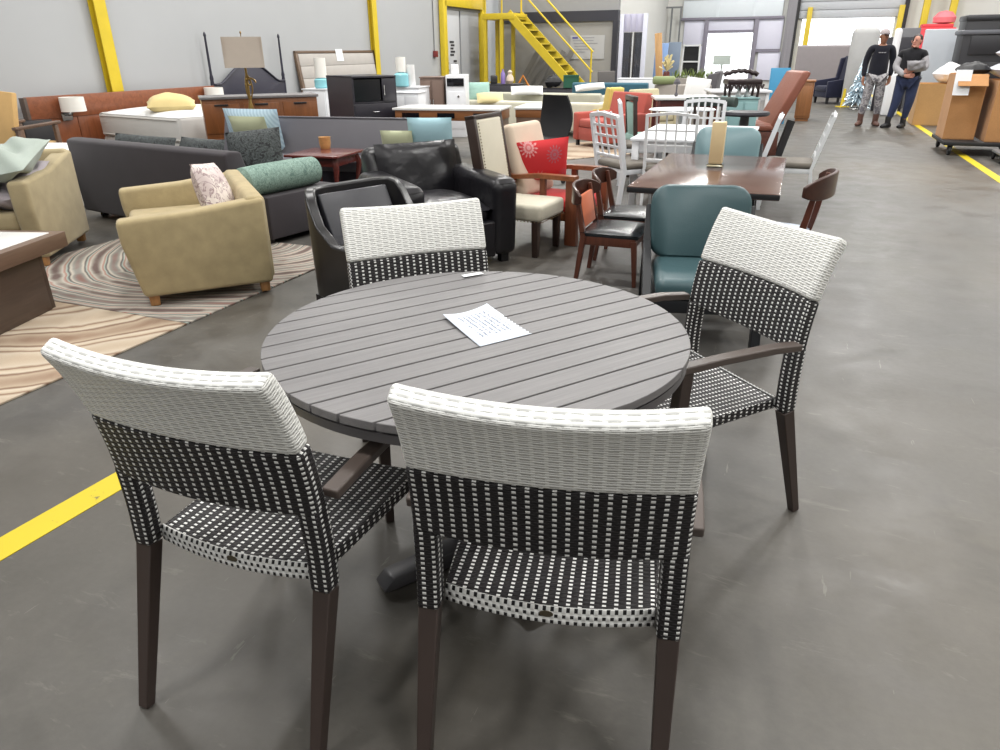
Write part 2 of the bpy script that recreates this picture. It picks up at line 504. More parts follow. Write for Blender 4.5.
def woven_chair(label, x, y, a):
    t = thing('woven_chair', label, 'chair', (x, y, 0), a, 'woven chairs around the round table')
    xs = [-1 + 2 * i / 14 for i in range(15)]
    bow = lambda q, k: (-.026 * (1 - q * q) * (.5 + .5 * k), 0)
    ZB = .757
    low = [(z, *lerp_tab(POST, z)) for z in (.602, .63, .66, .70, ZB)]
    nl = 4
    s = slab_uv(low, xs, .042, lambda q, k: (-.026 * (1 - q * q), .010 * (1 - k) * (q * q - 1) * -1 if False else -.006 * (1 - k) * (1 - q * q)))
    bevel_mod(s.build('backrest', M['weave_black'], t), .008)
    up = [(z, *lerp_tab(POST, z)) for z in (ZB, .80, .84, .88, .91, .932)]
    s = slab_uv(up, xs, .044, lambda q, k: (-.026 * (1 - q * q), -.011 * k * k * (1 - q * q)), topk=True)
    o = bevel_mod(s.build('upper_backrest', [M['weave_white'], M['weave_white_wide']], t), .012, 4)
    o['label'] = 'white woven upper backrest'
    for sd in (-1, 1):
        bevel_mod(woven_post(sd).build('back_post', M['weave_black'], t), .007, 2)
    # rear legs, square and tapered, splayed backwards
    for sd in (-1, 1):
        s = B(); s.path([(sd * .238, 0, .405), (sd * .239, -.012, .30), (sd * .240, -.122, 0)] if False else [(sd * .237, .0, .405), (sd * .2395, -.118, 0)],
                        [(.021, .020), (.0135, .0135)], square=True, side=(1, 0, 0))
        bevel_mod(s.build('leg', M['chair_metal'], t), .003, 2)
    # front legs carry the arms
    for sd in (-1, 1):
        s = B(); s.path([(sd * .262, .452, 0), (sd * .258, .432, .40), (sd * .262, .422, .628)], [(.0135, .0135), (.020, .020), (.018, .018)], square=True, side=(1, 0, 0))
        bevel_mod(s.build('leg', M['chair_metal'], t), .003, 2)
        s = B(); s.path([(sd * .262, .019, .630), (sd * .266, .12, .640), (sd * .266, .30, .640), (sd * .262, .47, .630)], [(.019, .011)] * 4, square=True, side=(1, 0, 0))
        o = bevel_mod(s.build('armrest', M['arm_metal'], t), .004, 2)
        o['label'] = 'grey brown flat metal armrest'
    # seat
    zs = .438
    prof = []
    s = B(); bm = s.bm; uv = s.uv
    ny, nx = 9, 12; yr, yf = .022, .45
    def sp(i, j, dz=0):
        q = -1 + 2 * i / nx; k = j / ny
        hw = .212 + .026 * k
        yy = yr + (yf - yr) * k - .016 * (1 - q * q) * (1 - k)
        zz = zs - .013 * (1 - q * q) * math.sin(PI * min(1, .35 + k * .55)) - .012 * k
        return Vector((q * hw, yy, zz + dz))
    top = [[bm.verts.new(sp(i, j)) for j in range(ny + 1)] for i in range(nx + 1)]
    bot = [[bm.verts.new(sp(i, j, -.036)) for j in range(ny + 1)] for i in range(nx + 1)]
    def fc(vs, uvs):
        f = bm.faces.new(vs)
        for l, q in zip(f.loops, uvs): l[uv].uv = (5 + q[0], 5 + q[1])
    X = lambda i, j: top[i][j].co.x; Y = lambda i, j: top[i][j].co.y
    for i in range(nx):
        for j in range(ny):
            q = [(i, j), (i + 1, j), (i + 1, j + 1), (i, j + 1)]
            fc([top[a_][c_] for a_, c_ in q], [(X(*p), Y(*p)) for p in q])
            fc([bot[a_][c_] for a_, c_ in reversed(q)], [(X(*p), Y(*p)) for p in reversed(q)])
    for j in range(ny):
        for i in (0, nx):
            vs = [top[i][j], top[i][j + 1], bot[i][j + 1], bot[i][j]]; us = [(Y(i, j), .0), (Y(i, j + 1), 0), (Y(i, j + 1), .036), (Y(i, j), .036)]
            fc(vs, [(a_ * 1, c_) for a_, c_ in us])
    for i in range(nx):
        for j in (0, ny):
            vs = [top[i][j], top[i + 1][j], bot[i + 1][j], bot[i][j]]
            fc(vs, [(X(i, j), 0), (X(i + 1, j), 0), (X(i + 1, j), .036), (X(i, j), .036)])
    bmesh.ops.recalc_face_normals(bm, faces=bm.faces)
    bevel_mod(s.build('seat', M['weave_black'], t), .006, 2)
    # white checked band along the rear edge of the seat
    s = B(); bm = s.bm; uv = s.uv; rows = []
    for i in range(nx + 1):
        p = sp(i, 0); x0 = p.x * .985
        rows.append([bm.verts.new((x0, p.y - .0035 + dy, p.z + dz)) for dy, dz in ((.004, .002), (.0, .0025), (-.003, -.004), (-.003, -.0335), (.004, -.0385))])
    vv = [.0435, .0310, .0285, -.0015, -.0075]
    for i in range(nx):
        for k in range(4):
            f = bm.faces.new((rows[i][k], rows[i + 1][k], rows[i + 1][k + 1], rows[i][k + 1]))
            for l, (a_, c_) in zip(f.loops, ((i, k), (i + 1, k), (i + 1, k + 1), (i, k + 1))):
                l[uv].uv = (5.0 + rows[a_][0].co.x, 4.9997 + vv[c_])
    bmesh.ops.recalc_face_normals(bm, faces=bm.faces)
    o = s.build('seat_band', M['weave_band'], t)
    md = o.modifiers.new('Solidify', 'SOLIDIFY'); md.thickness = .003; md.offset = 0
    o['label'] = 'white rear seat band with black checks'
    s = B(); s.path([(0, -.0015, .416), (0, -.0065, .416)], [(.015, .008), (.014, .0072)], n=20, side=(1, 0, 0))
    s.move(Matrix.Translation((0, yr - .016 - .003, 0)))
    s.build('badge', M['badge'], t)
    return t
woven_chair('woven chair with white top, left front, its back toward the yellow floor line', -.592, 1.261, -.355)
woven_chair('woven chair nearest the viewer, seen from behind in front of the table', .087, 1.084, -.191)
woven_chair('woven chair right of the table, facing left, arm rail in front', .789, 2.181, 1.98)
woven_chair('woven chair behind the table, only its backrest showing, before the black armchairs', -.28, 2.481, 3.489)

# ---- round slatted table
TX, TY, TR = -.061, 1.806, .562
def slat_mat():
    t = NT('grey weathered slats'); v = t.coord('Object', (1.2, 30, 30))
    a = t.noise(v, 3, 5, .65, .4); b_ = t.noise(v, 22, 3, .6); v2 = t.coord('Object'); c_ = t.noise(v2, 3, 3)
    f = t.math('ADD', t.math('MULTIPLY', a, .5), t.math('ADD', t.math('MULTIPLY', b_, .2), t.math('MULTIPLY', c_, .3)))
    t.col(t.ramp(f, [(.3, srgb(100, 98, 99)), (.52, srgb(115, 113, 114)), (.72, srgb(131, 129, 129))]))
    t.set(.47, 0, .4); t.bump(b_, .1, .002)
    return t.m
M['slat'] = slat_mat()
M['table_metal'] = paint('grey table metal', (92, 90, 92), .35, .3, .1)
M['table_dark'] = paint('charcoal table base', (70, 69, 72), .35, .2, .12)
tb = thing('round_table', 'round grey slatted table with a pedestal base between the woven chairs', 'table', (TX, TY, 0), R_(32.4))
s = B()
pitch, off, gap = .0765, .044, .0060
k = -12
while True:
    y0 = off + pitch * k + gap / 2; y1 = y0 + pitch - gap; k += 1
    if y1 < -TR: continue
    if y0 > TR: break
    y0 = max(y0, -TR + .002); y1 = min(y1, TR - .002)
    pts = []
    N = 10
    for i in range(N + 1):
        yy = y0 + (y1 - y0) * i / N; pts.append((math.sqrt(max(TR * TR - yy * yy, 1e-6)), yy))
    for i in range(N, -1, -1):
        yy = y0 + (y1 - y0) * i / N; pts.append((-math.sqrt(max(TR * TR - yy * yy, 1e-6)), yy))
    s.prism(pts, .020, Matrix.Translation((0, 0, .720)))
bevel_mod(s.build('tabletop', M['slat'], tb), .0015, 2, 60)
s = B(); s.lathe([(TR - .045, .688), (TR - .010, .688), (TR - .004, .692), (TR - .004, .713), (TR - .010, .7135), (TR - .010, .7195), (TR - .045, .7195)], n=96)
s.build('rim', M['table_metal'], tb)
s = B()
for a in (0, PI / 2): s.box((0, 0, .708), (2 * TR - .06, .05, .022), (0, 0, a), .003)
s.lathe([(.10, .66), (.11, .697)], n=32)
s.build('underframe', M['table_dark'], tb)
s = B(); s.lathe([(.052, .05), (.042, .10), (.040, .60), (.07, .68)], n=32); s.build('pedestal', M['table_dark'], tb)
for k in range(4):
    a = R_(212 - 32.4) + k * PI / 2
    s = B(); s.side_prism([(.0, .012), (.0, .085), (.10, .07), (.315, .050), (.345, .022), (.34, .012)], -.034, .034, .006)
    s.box((0, .30, .006), (.04, .04, .012), bev=.003)
    s.move(Matrix.Rotation(a - PI / 2, 4, 'Z'))
    s.build('foot', M['table_dark'], tb)
# ---- note and tag on the table
def note_mat():
    t = NT('handwritten note'); v = t.coord('UV')
    sx = t.add('ShaderNodeSeparateXYZ'); t.con(v, sx.inputs[0])
    row = t.math('MULTIPLY', sx.outputs[1], 11.0); fr = t.math('FRACT', row); ir = t.math('FLOOR', row)
    cmb = t.add('ShaderNodeCombineXYZ'); t.con(t.math('MULTIPLY', sx.outputs[0], 26), cmb.inputs[0]); t.con(t.math('MULTIPLY', ir, 7.3), cmb.inputs[1])
    n1 = t.noise(cmb.outputs[0], 1.0, 2); n2 = t.noise(cmb.outputs[0], 4.0, 1)
    wob = t.math('MULTIPLY', t.math('SUBTRACT', n2, .5), 1.1)
    line = t.math('LESS_THAN', t.math('ABSOLUTE', t.math('SUBTRACT', t.math('ADD', fr, wob), .5)), .17)
    ok = t.math('MULTIPLY', t.math('GREATER_THAN', n1, .44), line)
    for lo, hi, ch in ((.14, .80, 0), (.16, .86, 1)):
        ok = t.math('MULTIPLY', ok, t.math('MULTIPLY', t.math('GREATER_THAN', sx.outputs[ch], lo), t.math('LESS_THAN', sx.outputs[ch], hi)))
    t.col(t.mix(t.math('MULTIPLY', ok, .9), srgb(214, 222, 234), srgb(92, 100, 120))); t.set(.7, 0, .3)
    return t.m
def sheet(corners, z, nu, nv, curl, m, name, label, ragged=False):
    """corners: four ground points going round; a thin curled sheet"""
    s = B(); bm = s.bm; uv = s.uv; g = []
    c0, c1, c2, c3 = [Vector((c[0], c[1], 0)) for c in corners]
    for i in range(nu + 1):
        row = []
        for j in range(nv + 1):
            a, c_ = i / nu, j / nv
            p = (c0 * (1 - a) + c3 * a) * (1 - c_) + (c1 * (1 - a) + c2 * a) * c_
            if ragged and j == nv and i > nu * .4 and i % 2: p += (c0 - c1).normalized() * .006
            row.append(bm.verts.new((p.x, p.y, z + curl(a, c_))))
        g.append(row)
    for i in range(nu):
        for j in range(nv):
            f = bm.faces.new((g[i][j], g[i + 1][j], g[i + 1][j + 1], g[i][j + 1]))
            for l, (a, c_) in zip(f.loops, ((i, j), (i + 1, j), (i + 1, j + 1), (i, j + 1))): l[uv].uv = (a / nu, c_ / nv)
    bmesh.ops.recalc_face_normals(bm, faces=bm.faces)
    o = s.build(name, m); md = o.modifiers.new('Solidify', 'SOLIDIFY'); md.thickness = .0006
    tag(o, label, 'paper'); return o
pc = [G(*p, .743) for p in ((443, 317), (487, 306), (532, 333), (480, 346))]
sheet(pc, .7415, 30, 14, lambda a, c: .010 * (1 - a) ** 3 * (4 * (c - .5) ** 2) + .002 * math.sin(a * 3), note_mat(), 'paper_note', 'white handwritten note lying in the middle of the round table', True)
M['white_paper'] = paint('white card', (240, 242, 244), .7, 0, .02)
pc = [G(*p, .743) for p in ((461, 274.5), (480, 271.5), (484, 274), (464, 277.5))]
sheet(pc, .7415, 6, 4, lambda a, c: .003 * a, M['white_paper'], 'price_card', 'small white card at the rear edge of the round table')
# ================================================================== left side: rugs, lounge furniture, beds
def on(p, z):
    return Vector((p[0], p[1], z))
def frame2(f):
    f = Vector((f[0], f[1], 0)).normalized()
    return f, Vector((f.y, -f.x, 0))           # facing, right-hand side
def rug_mat(name, stops, sc, dist, band, rot, cen=(.5, .9, 0)):
    t = NT(name); v = t.coord('Object', (1, 1, 1), (0, 0, rot))
    wv = t.add('ShaderNodeTexWave', wave_type='RINGS', rings_direction='Z'); mpp = t.add('ShaderNodeMapping'); mpp.inputs['Location'].default_value = cen; t.con(v, mpp.inputs[0]); v = mpp.outputs[0]; t.con(v, wv.inputs['Vector'])
    wv.inputs['Scale'].default_value = sc; wv.inputs['Distortion'].default_value = dist; wv.inputs['Detail'].default_value = 2
    wv.inputs['Detail Scale'].default_value = .55
    n = t.noise(v, 2.2, 3, .5, 1.5); f = t.noise(v, 320, 2)
    k = t.math('ADD', t.math('MULTIPLY', wv.outputs['Fac'], band), t.math('MULTIPLY', n, 1 - band))
    c = t.ramp(k, stops)
    t.col(t.mix(t.math('MULTIPLY', f, .35), c, srgb(95, 85, 78), 'MIX')); t.set(.97, 0, .1); t.bump(f, .5, .004)
    return t.m
M['rug_beige'] = rug_mat('beige rug with brown waves', [(.12, srgb(190, 172, 150)), (.30, srgb(206, 192, 172)), (.40, srgb(140, 112, 92)), (.47, srgb(200, 184, 162)), (.60, srgb(212, 198, 178)), (.68, srgb(128, 100, 82)), (.76, srgb(190, 172, 150)), (.9, srgb(150, 124, 104))], .55, 14.0, .72, 1.1, (.9, -1.2, 0))
M['rug_multi'] = rug_mat('grey rug with coloured curves', [(.15, srgb(112, 96, 92)), (.3, srgb(196, 192, 180)), (.40, srgb(176, 128, 118)), (.48, srgb(176, 190, 180)), (.58, srgb(90, 82, 84)), (.68, srgb(206, 198, 184)), (.78, srgb(150, 150, 144)), (.9, srgb(140, 108, 100))], 1.3, 5.0, .68, 2.2, (-.3, .75, 0))
A = G(187, 325); d2 = (G(50, 302) - A).normalized(); d1 = Vector((d2.y, -d2.x, 0))
if d1.y > 0: d1 = -d1
for nm, m, u0, u1, wd, lb in (('rug', 'rug_beige', 0, 2.0, 1.75, 'beige rug with brown wavy bands lying nearest the viewer at left'),
                              ('rug', 'rug_multi', -1.75, -.006, 2.1, 'grey rug with coloured curves under the olive tub chair')):
    s = B(); s.box((0, 0, .006), (u1 - u0, wd, .012), bev=.004)
    c = A + d1 * (u0 + u1) / 2 + d2 * wd / 2
    tag(s.build(nm, M[m], None, c, math.atan2(d1.y, d1.x)), lb, 'rug')

# ---- yellow floor lines
def line_mat():
    t = NT('worn yellow floor paint'); v = t.coord('Object')
    n = t.noise(v, 9, 5, .7); n2 = t.noise(v, 55, 3, .7)
    t.col(t.mix(t.ramp(t.math('ADD', t.math('MULTIPLY', n, .6), t.math('MULTIPLY', n2, .4)), [(.60, (0, 0, 0, 1)), (.66, (1, 1, 1, 1))]), srgb(206, 184, 38), srgb(110, 102, 70)))
    t.set(.5, 0, .4); return t.m
M['line'] = line_mat()
def floor_line(p, q, wd, label):
    p, q = Vector(p), Vector(q); d = q - p
    s = B(); s.box((0, 0, .0012), (d.length, wd, .0024)); o = s.build('floor_line', M['line'], None, (p + q) / 2, math.atan2(d.y, d.x))
    tag(o, label, 'floor marking')
p0, p1 = (G(0, 565) + G(0, 535)) / 2, (G(130, 482) + G(130, 467)) / 2
dr = (p1 - p0).normalized(); floor_line(p0 - dr * .9, p1 + dr * .75, .118, 'yellow painted floor line at the lower left, passing behind the woven chair')
p0, p1 = G(1000, 180), G(912, 122); dr = (p1 - p0).normalized()
floor_line(p0 - dr * 7.0, p1 + dr * 12, .11, 'yellow painted floor line along the right side of the aisle')

# ---- low brown table with a white top
M['brown_lam'] = wood('grey brown laminate', (104, 82, 68), .4, 'X', .8, .8)
M['brown_dk'] = wood('dark brown laminate', (78, 63, 54), .45, 'X', .8, .8)
M['white_top'] = paint('white stone top', (228, 228, 226), .25, 0, .04)
c0 = G(65, 231, .45); e1 = (G(0, 254, .45) - c0).normalized(); e2 = Vector((e1.y, -e1.x, 0))
if e2.x > 0: e2 = -e2
rz = math.atan2(e1.y, e1.x); ct = c0 + e1 * .60 + e2 * .36
t = thing('coffee_table', 'low brown table with a white inlaid top at the left edge', 'table', on(ct, 0), rz)
s = B(); s.box((0, 0, .405), (1.2, .72, .09), bev=.004); s.build('table_top', M['brown_lam'], t)
s = B(); s.box((0, 0, .4515), (1.08, .60, .006), bev=.002); s.build('inlay', M['white_top'], t)
for x in (-.43, .43):
    s = B(); s.box((x + (.0 if x > 0 else 0), 0, .18), (.05, .56, .36), bev=.003); s.build('side_panel', M['brown_dk'], t)
for y in (-.27, .27):
    s = B(); s.box((0, y, .18), (.82, .04, .36), bev=.003); s.build('long_panel', M['brown_dk'], t)

# ---- olive tub chairs
M['olive'] = fabric('olive beige chenille', (172, 156, 120), .16, 300, .95, .4, 12)
M['olive2'] = fabric('olive beige woven', (166, 152, 120), .14, 300, .95, .3, 9)
M['wood_leg'] = wood('light brown wood leg', (176, 128, 80), .4, 'Z')
def tub_chair(label, loc, f, m, W=1.30, D=.82, ha=.535, hb=.605):
    t = thing('tub_chair', label, 'armchair', loc, ang(f[0], f[1]), 'olive tub chairs')
    for x0, x1 in ((-W / 2, -W / 2 + .135), (W / 2 - .135, W / 2)):
        s = B(); s.side_prism([(D / 2 - .05, .065), (D / 2 + .015, .40), (D / 2 + .02, ha), (.02, ha + .02), (-D / 2, hb), (-D / 2 + .005, .065)], x0, x1, .028, 3)
        s.build('arm', m, t)
    s = B(); s.side_prism([(-D / 2 - .01, .085), (-D / 2 - .01, hb + .005), (-D / 2 + .10, hb + .01), (-D / 2 + .17, .33), (-D / 2 + .17, .085)], -W / 2 + .02, W / 2 - .02, .03, 3)
    s.build('backrest', m, t)
    s = B(); s.box((0, .06, .18), (W - .25, D - .2, .19), bev=.02); s.build('seat_base', m, t)
    s = B(); s.box((0, .08, .335), (W - .265, D - .2, .13), bev=.04, seg=3); s.build('seat_cushion', m, t)
    for x in (-W / 2 + .07, W / 2 - .07):
        for y in (-D / 2 + .06, D / 2 - .10):
            s = B(); s.box((x, y, .04), (.055, .055, .08), taper=(1.15, 1.15), bev=.004); s.build('leg', M['wood_leg'], t)
    return t
f, r = frame2((-.905, -.424))
pm = (G(146, 306) + G(269, 291)) / 2
B_LOC = pm + r * (1.30 / 2 - .09)
tub_chair('olive tub chair with a floral pillow, standing on the striped rug', on(B_LOC, 0.012), f, M['olive'])
fa, ra = frame2((.17, -.985))
A_LOC = G(47, 267) - fa * (.92 / 2 - .09) + ra * (.86 / 2 - .06)
tub_chair('olive tub chair at the left edge, heaped with crumpled bedding', on(A_LOC, .012), fa, M['olive2'], .86, .92, .62, .73)

def pillow(name, label, cat, c, w, h, th, rz, tilt, m, group=None, roll=0, wob=0, seed=1, pinch=.015):
    """an upright pillow: faces local +y, leaning back by tilt"""
    s = B(); s.pillow(w, h, th, None, 14, pinch, wob, seed)
    o = s.build(name, m, None, c, None, True, 60)
    o.rotation_euler = (Euler((0, 0, rz)).to_matrix() @ Euler((PI / 2 - tilt, 0, 0)).to_matrix() @ Euler((0, 0, roll)).to_matrix()).to_euler()
    return tag(o, label, cat, group)
def floral(name, base, line, sc=9, thr=.05):
    t = NT(name); v = t.coord('Object')
    n1 = t.noise(v, sc, 3, .5, 1.6); k = t.math('ABSOLUTE', t.math('SUBTRACT', n1, .5))
    n2 = t.noise(v, sc * .7, 2, .5, .8)
    c = t.mix(t.ramp(n2, [(.42, (0, 0, 0, 1)), (.58, (1, 1, 1, 1))]), srgb(*base[0]), srgb(*base[1]))
    t.col(t.mix(t.ramp(k, [(thr * .3, (1, 1, 1, 1)), (thr, (0, 0, 0, 1))]), c, srgb(*line))); t.set(.9, 0, .2)
    t.bump(t.noise(v, 300, 2), .25, .003); return t.m
M['floral'] = floral('white floral cotton', ((226, 216, 210), (206, 192, 190)), (160, 140, 142), 11, .035)
pillow('throw_pillow', 'white floral throw pillow tucked into the olive tub chair', 'pillow', B_LOC - f * .17 - r * .17 + Vector((0, 0, .565)), .44, .44, .17, ang(f[0] * .9 + r[0] * .35, f[1] * .9 + r[1] * .35), .28, M['floral'], roll=-.12)
# crumpled bedding on the other tub chair
M['mint'] = fabric('pale mint cotton', (160, 170, 162), .1, 200, .9, .25, 5)
M['lilac'] = fabric('pale lilac cotton', (172, 164, 170), .1, 200, .9, .25, 5)
cb = A_LOC + Vector((0, 0, .70))
for k, (m, dz, w, h, lb, sd) in enumerate((('lilac', -.10, .60, .60, 'pale lilac folded quilt on the tub chair, beneath the mint one', 3), ('mint', .06, .66, .66, 'pale mint crumpled quilt on top of the tub chair at left', 5))):
    s = B(); s.pillow(w, h, .20, None, 30, .03, .05, sd)
    o = s.build('folded_quilt', M[m], None, cb + fa * .16 - ra * .10 + Vector((0, 0, dz - .04)), None, True, 60)
    o.rotation_euler = (R_(-16 + 4 * k), R_(10), ang(fa[0], fa[1])); tag(o, lb, 'quilt')

# ---- charcoal sofa seen from behind
M['charcoal'] = fabric('charcoal weave', (60, 56, 60), .1, 240, .85, .2, 5)
def jac(name, a, b_, sc=38, thr=.02):
    t = NT(name); v = t.coord('Object'); n = t.noise(v, sc, 3, .55, 1.2)
    t.col(t.ramp(n, [(.40, srgb(*a)), (.50, srgb(*b_)), (.56, srgb(*a)), (.66, srgb(*b_))])); t.set(.8, 0, .3)
    t.bump(t.noise(v, 280, 2), .3, .003); return t.m
M['teal_jac'] = jac('teal patterned brocade', (98, 122, 114), (146, 170, 158))
M['dark_jac'] = jac('dark patterned brocade', (44, 44, 46), (92, 98, 98), 30)
PA, PB = G(67, 138.5, .72), G(226, 153.5, .72)
xd = (PB - PA).normalized(); fs = Vector((-xd.y, xd.x, 0)); W = (PB - PA).length
SF = (PA + PB) / 2
t = thing('sofa', 'long charcoal sofa seen from behind, teal bolster on its end', 'sofa', on(SF + fs * .44, 0), ang(fs.x, fs.y))
s = B(); s.side_prism([(-.44, .06), (-.46, .71), (-.40, .73), (-.30, .72), (-.20, .40), (-.20, .06)], -W / 2, W / 2, .02, 3); s.build('backrest', M['charcoal'], t)
s = B(); s.box((.14, .06, .22), (W + .28, .80, .34), bev=.02); s.build('seat_base', M['charcoal'], t)
for x in (-W / 4 - .02, W / 4 - .05):
    s = B(); s.box((x, .13, .415), (W / 2 - .08, .66, .09), bev=.035, seg=3); s.build('seat_cushion', M['charcoal'], t)
for x in (-W / 2 + .08, W / 2 + .20):
    for y in (-.30, .40):
        s = B(); s.box((x, y, .03), (.05, .05, .06)); s.build('leg', M['charcoal'], t)
s = B(); s.lathe([(0, -.40), (.08, -.398), (.112, -.37), (.118, -.2), (.118, .2), (.112, .37), (.08, .398), (0, .40)], n=28, rot=(PI / 2, 0, 0))
o = s.build('bolster', M['teal_jac'], None, on(SF + fs * (.44 - .06) + xd * (W / 2 + .135), .53 + .0), ang(fs.x, fs.y)); tag(o, 'teal patterned bolster on the end of the charcoal sofa', 'bolster')
o.location.z = .39 + .118
pz = ang(fs.x, fs.y)
pillow('sofa_pillow', 'dark patterned sofa pillow standing at the right end of the charcoal sofa', 'pillow', on(SF + fs * .38 + xd * (W / 2 - .12), .66), .46, .40, .17, pz + .5, .25, M['dark_jac'], roll=.1)
pillow('sofa_pillow', 'dark sofa pillow peeping over the middle of the charcoal sofa back', 'pillow', on(SF + fs * .40 + xd * .25, .615), .60, .28, .16, pz, .35, M['dark_jac'])
pillow('sofa_pillow', 'charcoal pillow with pale underside on the left end of the charcoal sofa back', 'pillow', on(SF + fs * .41 - xd * .62, .60), .95, .28, .14, pz, .4, M['dark_jac'])

# ---- mattress on a base behind the left tub chair
M['mattress'] = fabric('white mattress ticking', (226, 227, 228), .04, 120, .85, .3, 3)
M['mattress_side'] = fabric('white mattress side', (208, 206, 202), .05, 120, .85, .3, 3)
def mattress_bed(label, c, rz, W, L, z0, z1, group=None):
    t = thing('mattress', label, 'mattress', c, rz, group)
    s = B(); s.box((0, 0, z0 / 2), (W - .02, L - .02, z0), bev=.02); s.build('box_spring', M['mattress_side'], t)
    s = B(); s.box((0, 0, (z0 + z1 - .05) / 2 + .005), (W, L, z1 - z0 - .05), bev=.045, seg=3); s.build('core', M['mattress_side'], t)
    s = B(); s.pillow(W * .99, L * .99, .16, XF((0, 0, z1 - .055)), 16, 0, .006, 3); s.build('pillow_top', M['mattress'], t)
    s = B()
    for z in (z0 + .045, z1 - .085):
        s.path([(W / 2 + .003, -L / 2 + .05, z), (W / 2 + .003, L / 2 - .05, z)], .008, 6); s.path([(-W / 2 + .05, -L / 2 - .003, z), (W / 2 - .05, -L / 2 - .003, z)], .008, 6)
    s.build('piping', M['mattress_side'], t)
    return t
q = G(65, 152, .58); q2 = G(86, 138, .58); dd = (q2 - q).normalized(); lf = Vector((-dd.y, dd.x, 0))
mattress_bed('plain white mattress at the left edge beyond the olive tub chair', on(q2 - dd * 1.0 + lf * .80, 0), math.atan2(dd.y, dd.x) - PI / 2, 1.6, 2.0, .3, .58)

# ---- bed with wooden headboard panel along the left wall
M['cherry'] = wood('reddish headboard wood', (134, 78, 50), .38, 'X', .7, .75)
M['cherry_v'] = wood('reddish panel wood', (128, 72, 42), .38, 'Z', .7, .7)
uA, zA = on_left(14, 98); uB, zB = on_left(204, 86)
t = thing('headboard', 'wide reddish wood headboard with bedside panels along the left wall', 'headboard', FU((uA + uB) / 2, V0 + .19, 0), RZ_AIS)
s = B(); s.box((0, (0), .79), (.06, uB - uA, .28), bev=.004); s.build('top_rail', M['cherry'], t)
n = 5; wd = (uB - uA) / n
for k in range(n):
    s = B(); s.box((.0, -(uB - uA) / 2 + wd * (k + .5), .325), (.045, wd - .008, .65), bev=.003); s.build('panel', M['cherry_v'], t)
s = B(); s.box((.0, -(uB - uA) / 2 - .03, .46), (.09, .045, .93), bev=.004); s.build('end_post', M['brown_dk'], t)
M['shade_white'] = paint('white lamp shade', (238, 236, 230), .8, 0, .02)
M['chrome'] = paint('brushed chrome', (180, 180, 180), .25, .9, .05)
def wall_lamp(u, label):
    t = thing('wall_lamp', label, 'lamp', FU(u, V0 + .22, .66), RZ_AIS, 'headboard lamps')
    s = B(); s.box((.012, 0, .0), (.022, .16, .10), bev=.005); s.path([(.02, 0, .02), (.11, 0, .02), (.15, 0, .07)], .011); s.build('bracket', M['chrome'], t)
    s = B(); s.lathe([(.155, .07), (.150, .25), (.146, .25), (.151, .07)], c=(.17, 0, 0), n=28); s.lathe([(.148, .075), (.148, .08)], c=(.17, 0, 0), n=28); s.build('lamp_shade', M['shade_white'], t)
wall_lamp(on_left(52, 105)[0], 'white wall lamp on the left end of the wooden headboard')
wall_lamp(on_left(196, 95)[0], 'white wall lamp on the right end of the wooden headboard beside the pillow')
m0 = G(82, 109, .72); m1 = G(197, 116.5, .72); dm = (m1 - m0).normalized(); up_ = Vector((-dm.y, dm.x, 0)); Lm = 1.92
_hd = on(m0 + dm * (Lm / 2 + .16) + up_ * .80, 0)
_mv = min((_hd + dm * (a_ * Lm / 2) + up_ * (b__ * .8)).dot(EV) for a_ in (-1, 1) for b__ in (-1, 1))
_hd += EV * max(0, V0 + .30 - _mv)
mattress_bed('thick white mattress with a yellow pillow before the wooden headboard', _hd, math.atan2(dm.y, dm.x) - PI / 2, 1.6, Lm, .36, .73)
# mattress root's local x is across: tall stack
M['cream_yellow'] = fabric('pale yellow cotton', (216, 196, 140), .08, 200, .9, .2, 4)
s = B(); s.pillow(.62, .42, .26, None, 14, .05, .01, 4)
o = s.build('pillow', M['cream_yellow'], None, DY(170, 97, 10.3)); o.location.z = .81; o.rotation_euler = (.12, 0, .4); tag(o, 'pale yellow pillow lying on the thick white mattress', 'pillow')

# ---- pale wooden lounge chair at the far left
M['pine'] = wood('honey coloured wood', (196, 152, 100), .45, 'Z', .8, .8)
M['peach'] = fabric('tan fabric', (206, 168, 112), .08, 200, .9, .2)
cpos = DY(-4, 112, 8.9)
t = thing('lounge_chair', 'tan upright panel chair with a wooden arm at the left edge', 'chair', on(cpos, 0), -.35)
s = B(); s.box((-.02, 0, .70), (.60, .07, .72), (R_(-9), R_(4), 0), .015); s.build('backrest', M['peach'], t)
s = B(); s.box((0, .28, .40), (.58, .56, .10), bev=.03); s.build('seat', M['peach'], t)
for x in (-.30, .30):
    s = B(); s.box((x, .24, .66), (.07, .62, .035), (R_(3), 0, 0), .008); s.build('armrest', M['brown_lam'], t)
    for y in (-.02, .48):
        s = B(); s.box((x, y, .325), (.045, .05, .65), bev=.004); s.build('leg', M['brown_lam'], t)
M['black_sat'] = paint('black satin', (38, 37, 40), .4, 0, .08)
cpos = DY(31, 118, 9.75)
t = thing('small_cabinet', 'small black cabinet behind the wooden chair arm at far left', 'cabinet', on(cpos, 0), -.4)
s = B(); s.box((0, 0, .33), (.22, .40, .66), bev=.006); s.build('body', M['black_sat'], t); s = B(); s.box((0, -.205, .33), (.19, .012, .58), bev=.003); s.build('door', M['black_sat'], t)

# ---- four poster headboard against the wall
M['navy_lac'] = paint('dark navy lacquer', (45, 44, 58), .38, 0, .1)
u0, _ = on_left(203, 60); u1, _ = on_left(276, 60); W = u1 - u0
t = thing('poster_headboard', 'dark navy arched headboard with two tall slim posts', 'headboard', FU((u0 + u1) / 2, V0 + .12, 0), RZ_AIS - PI / 2 + PI)
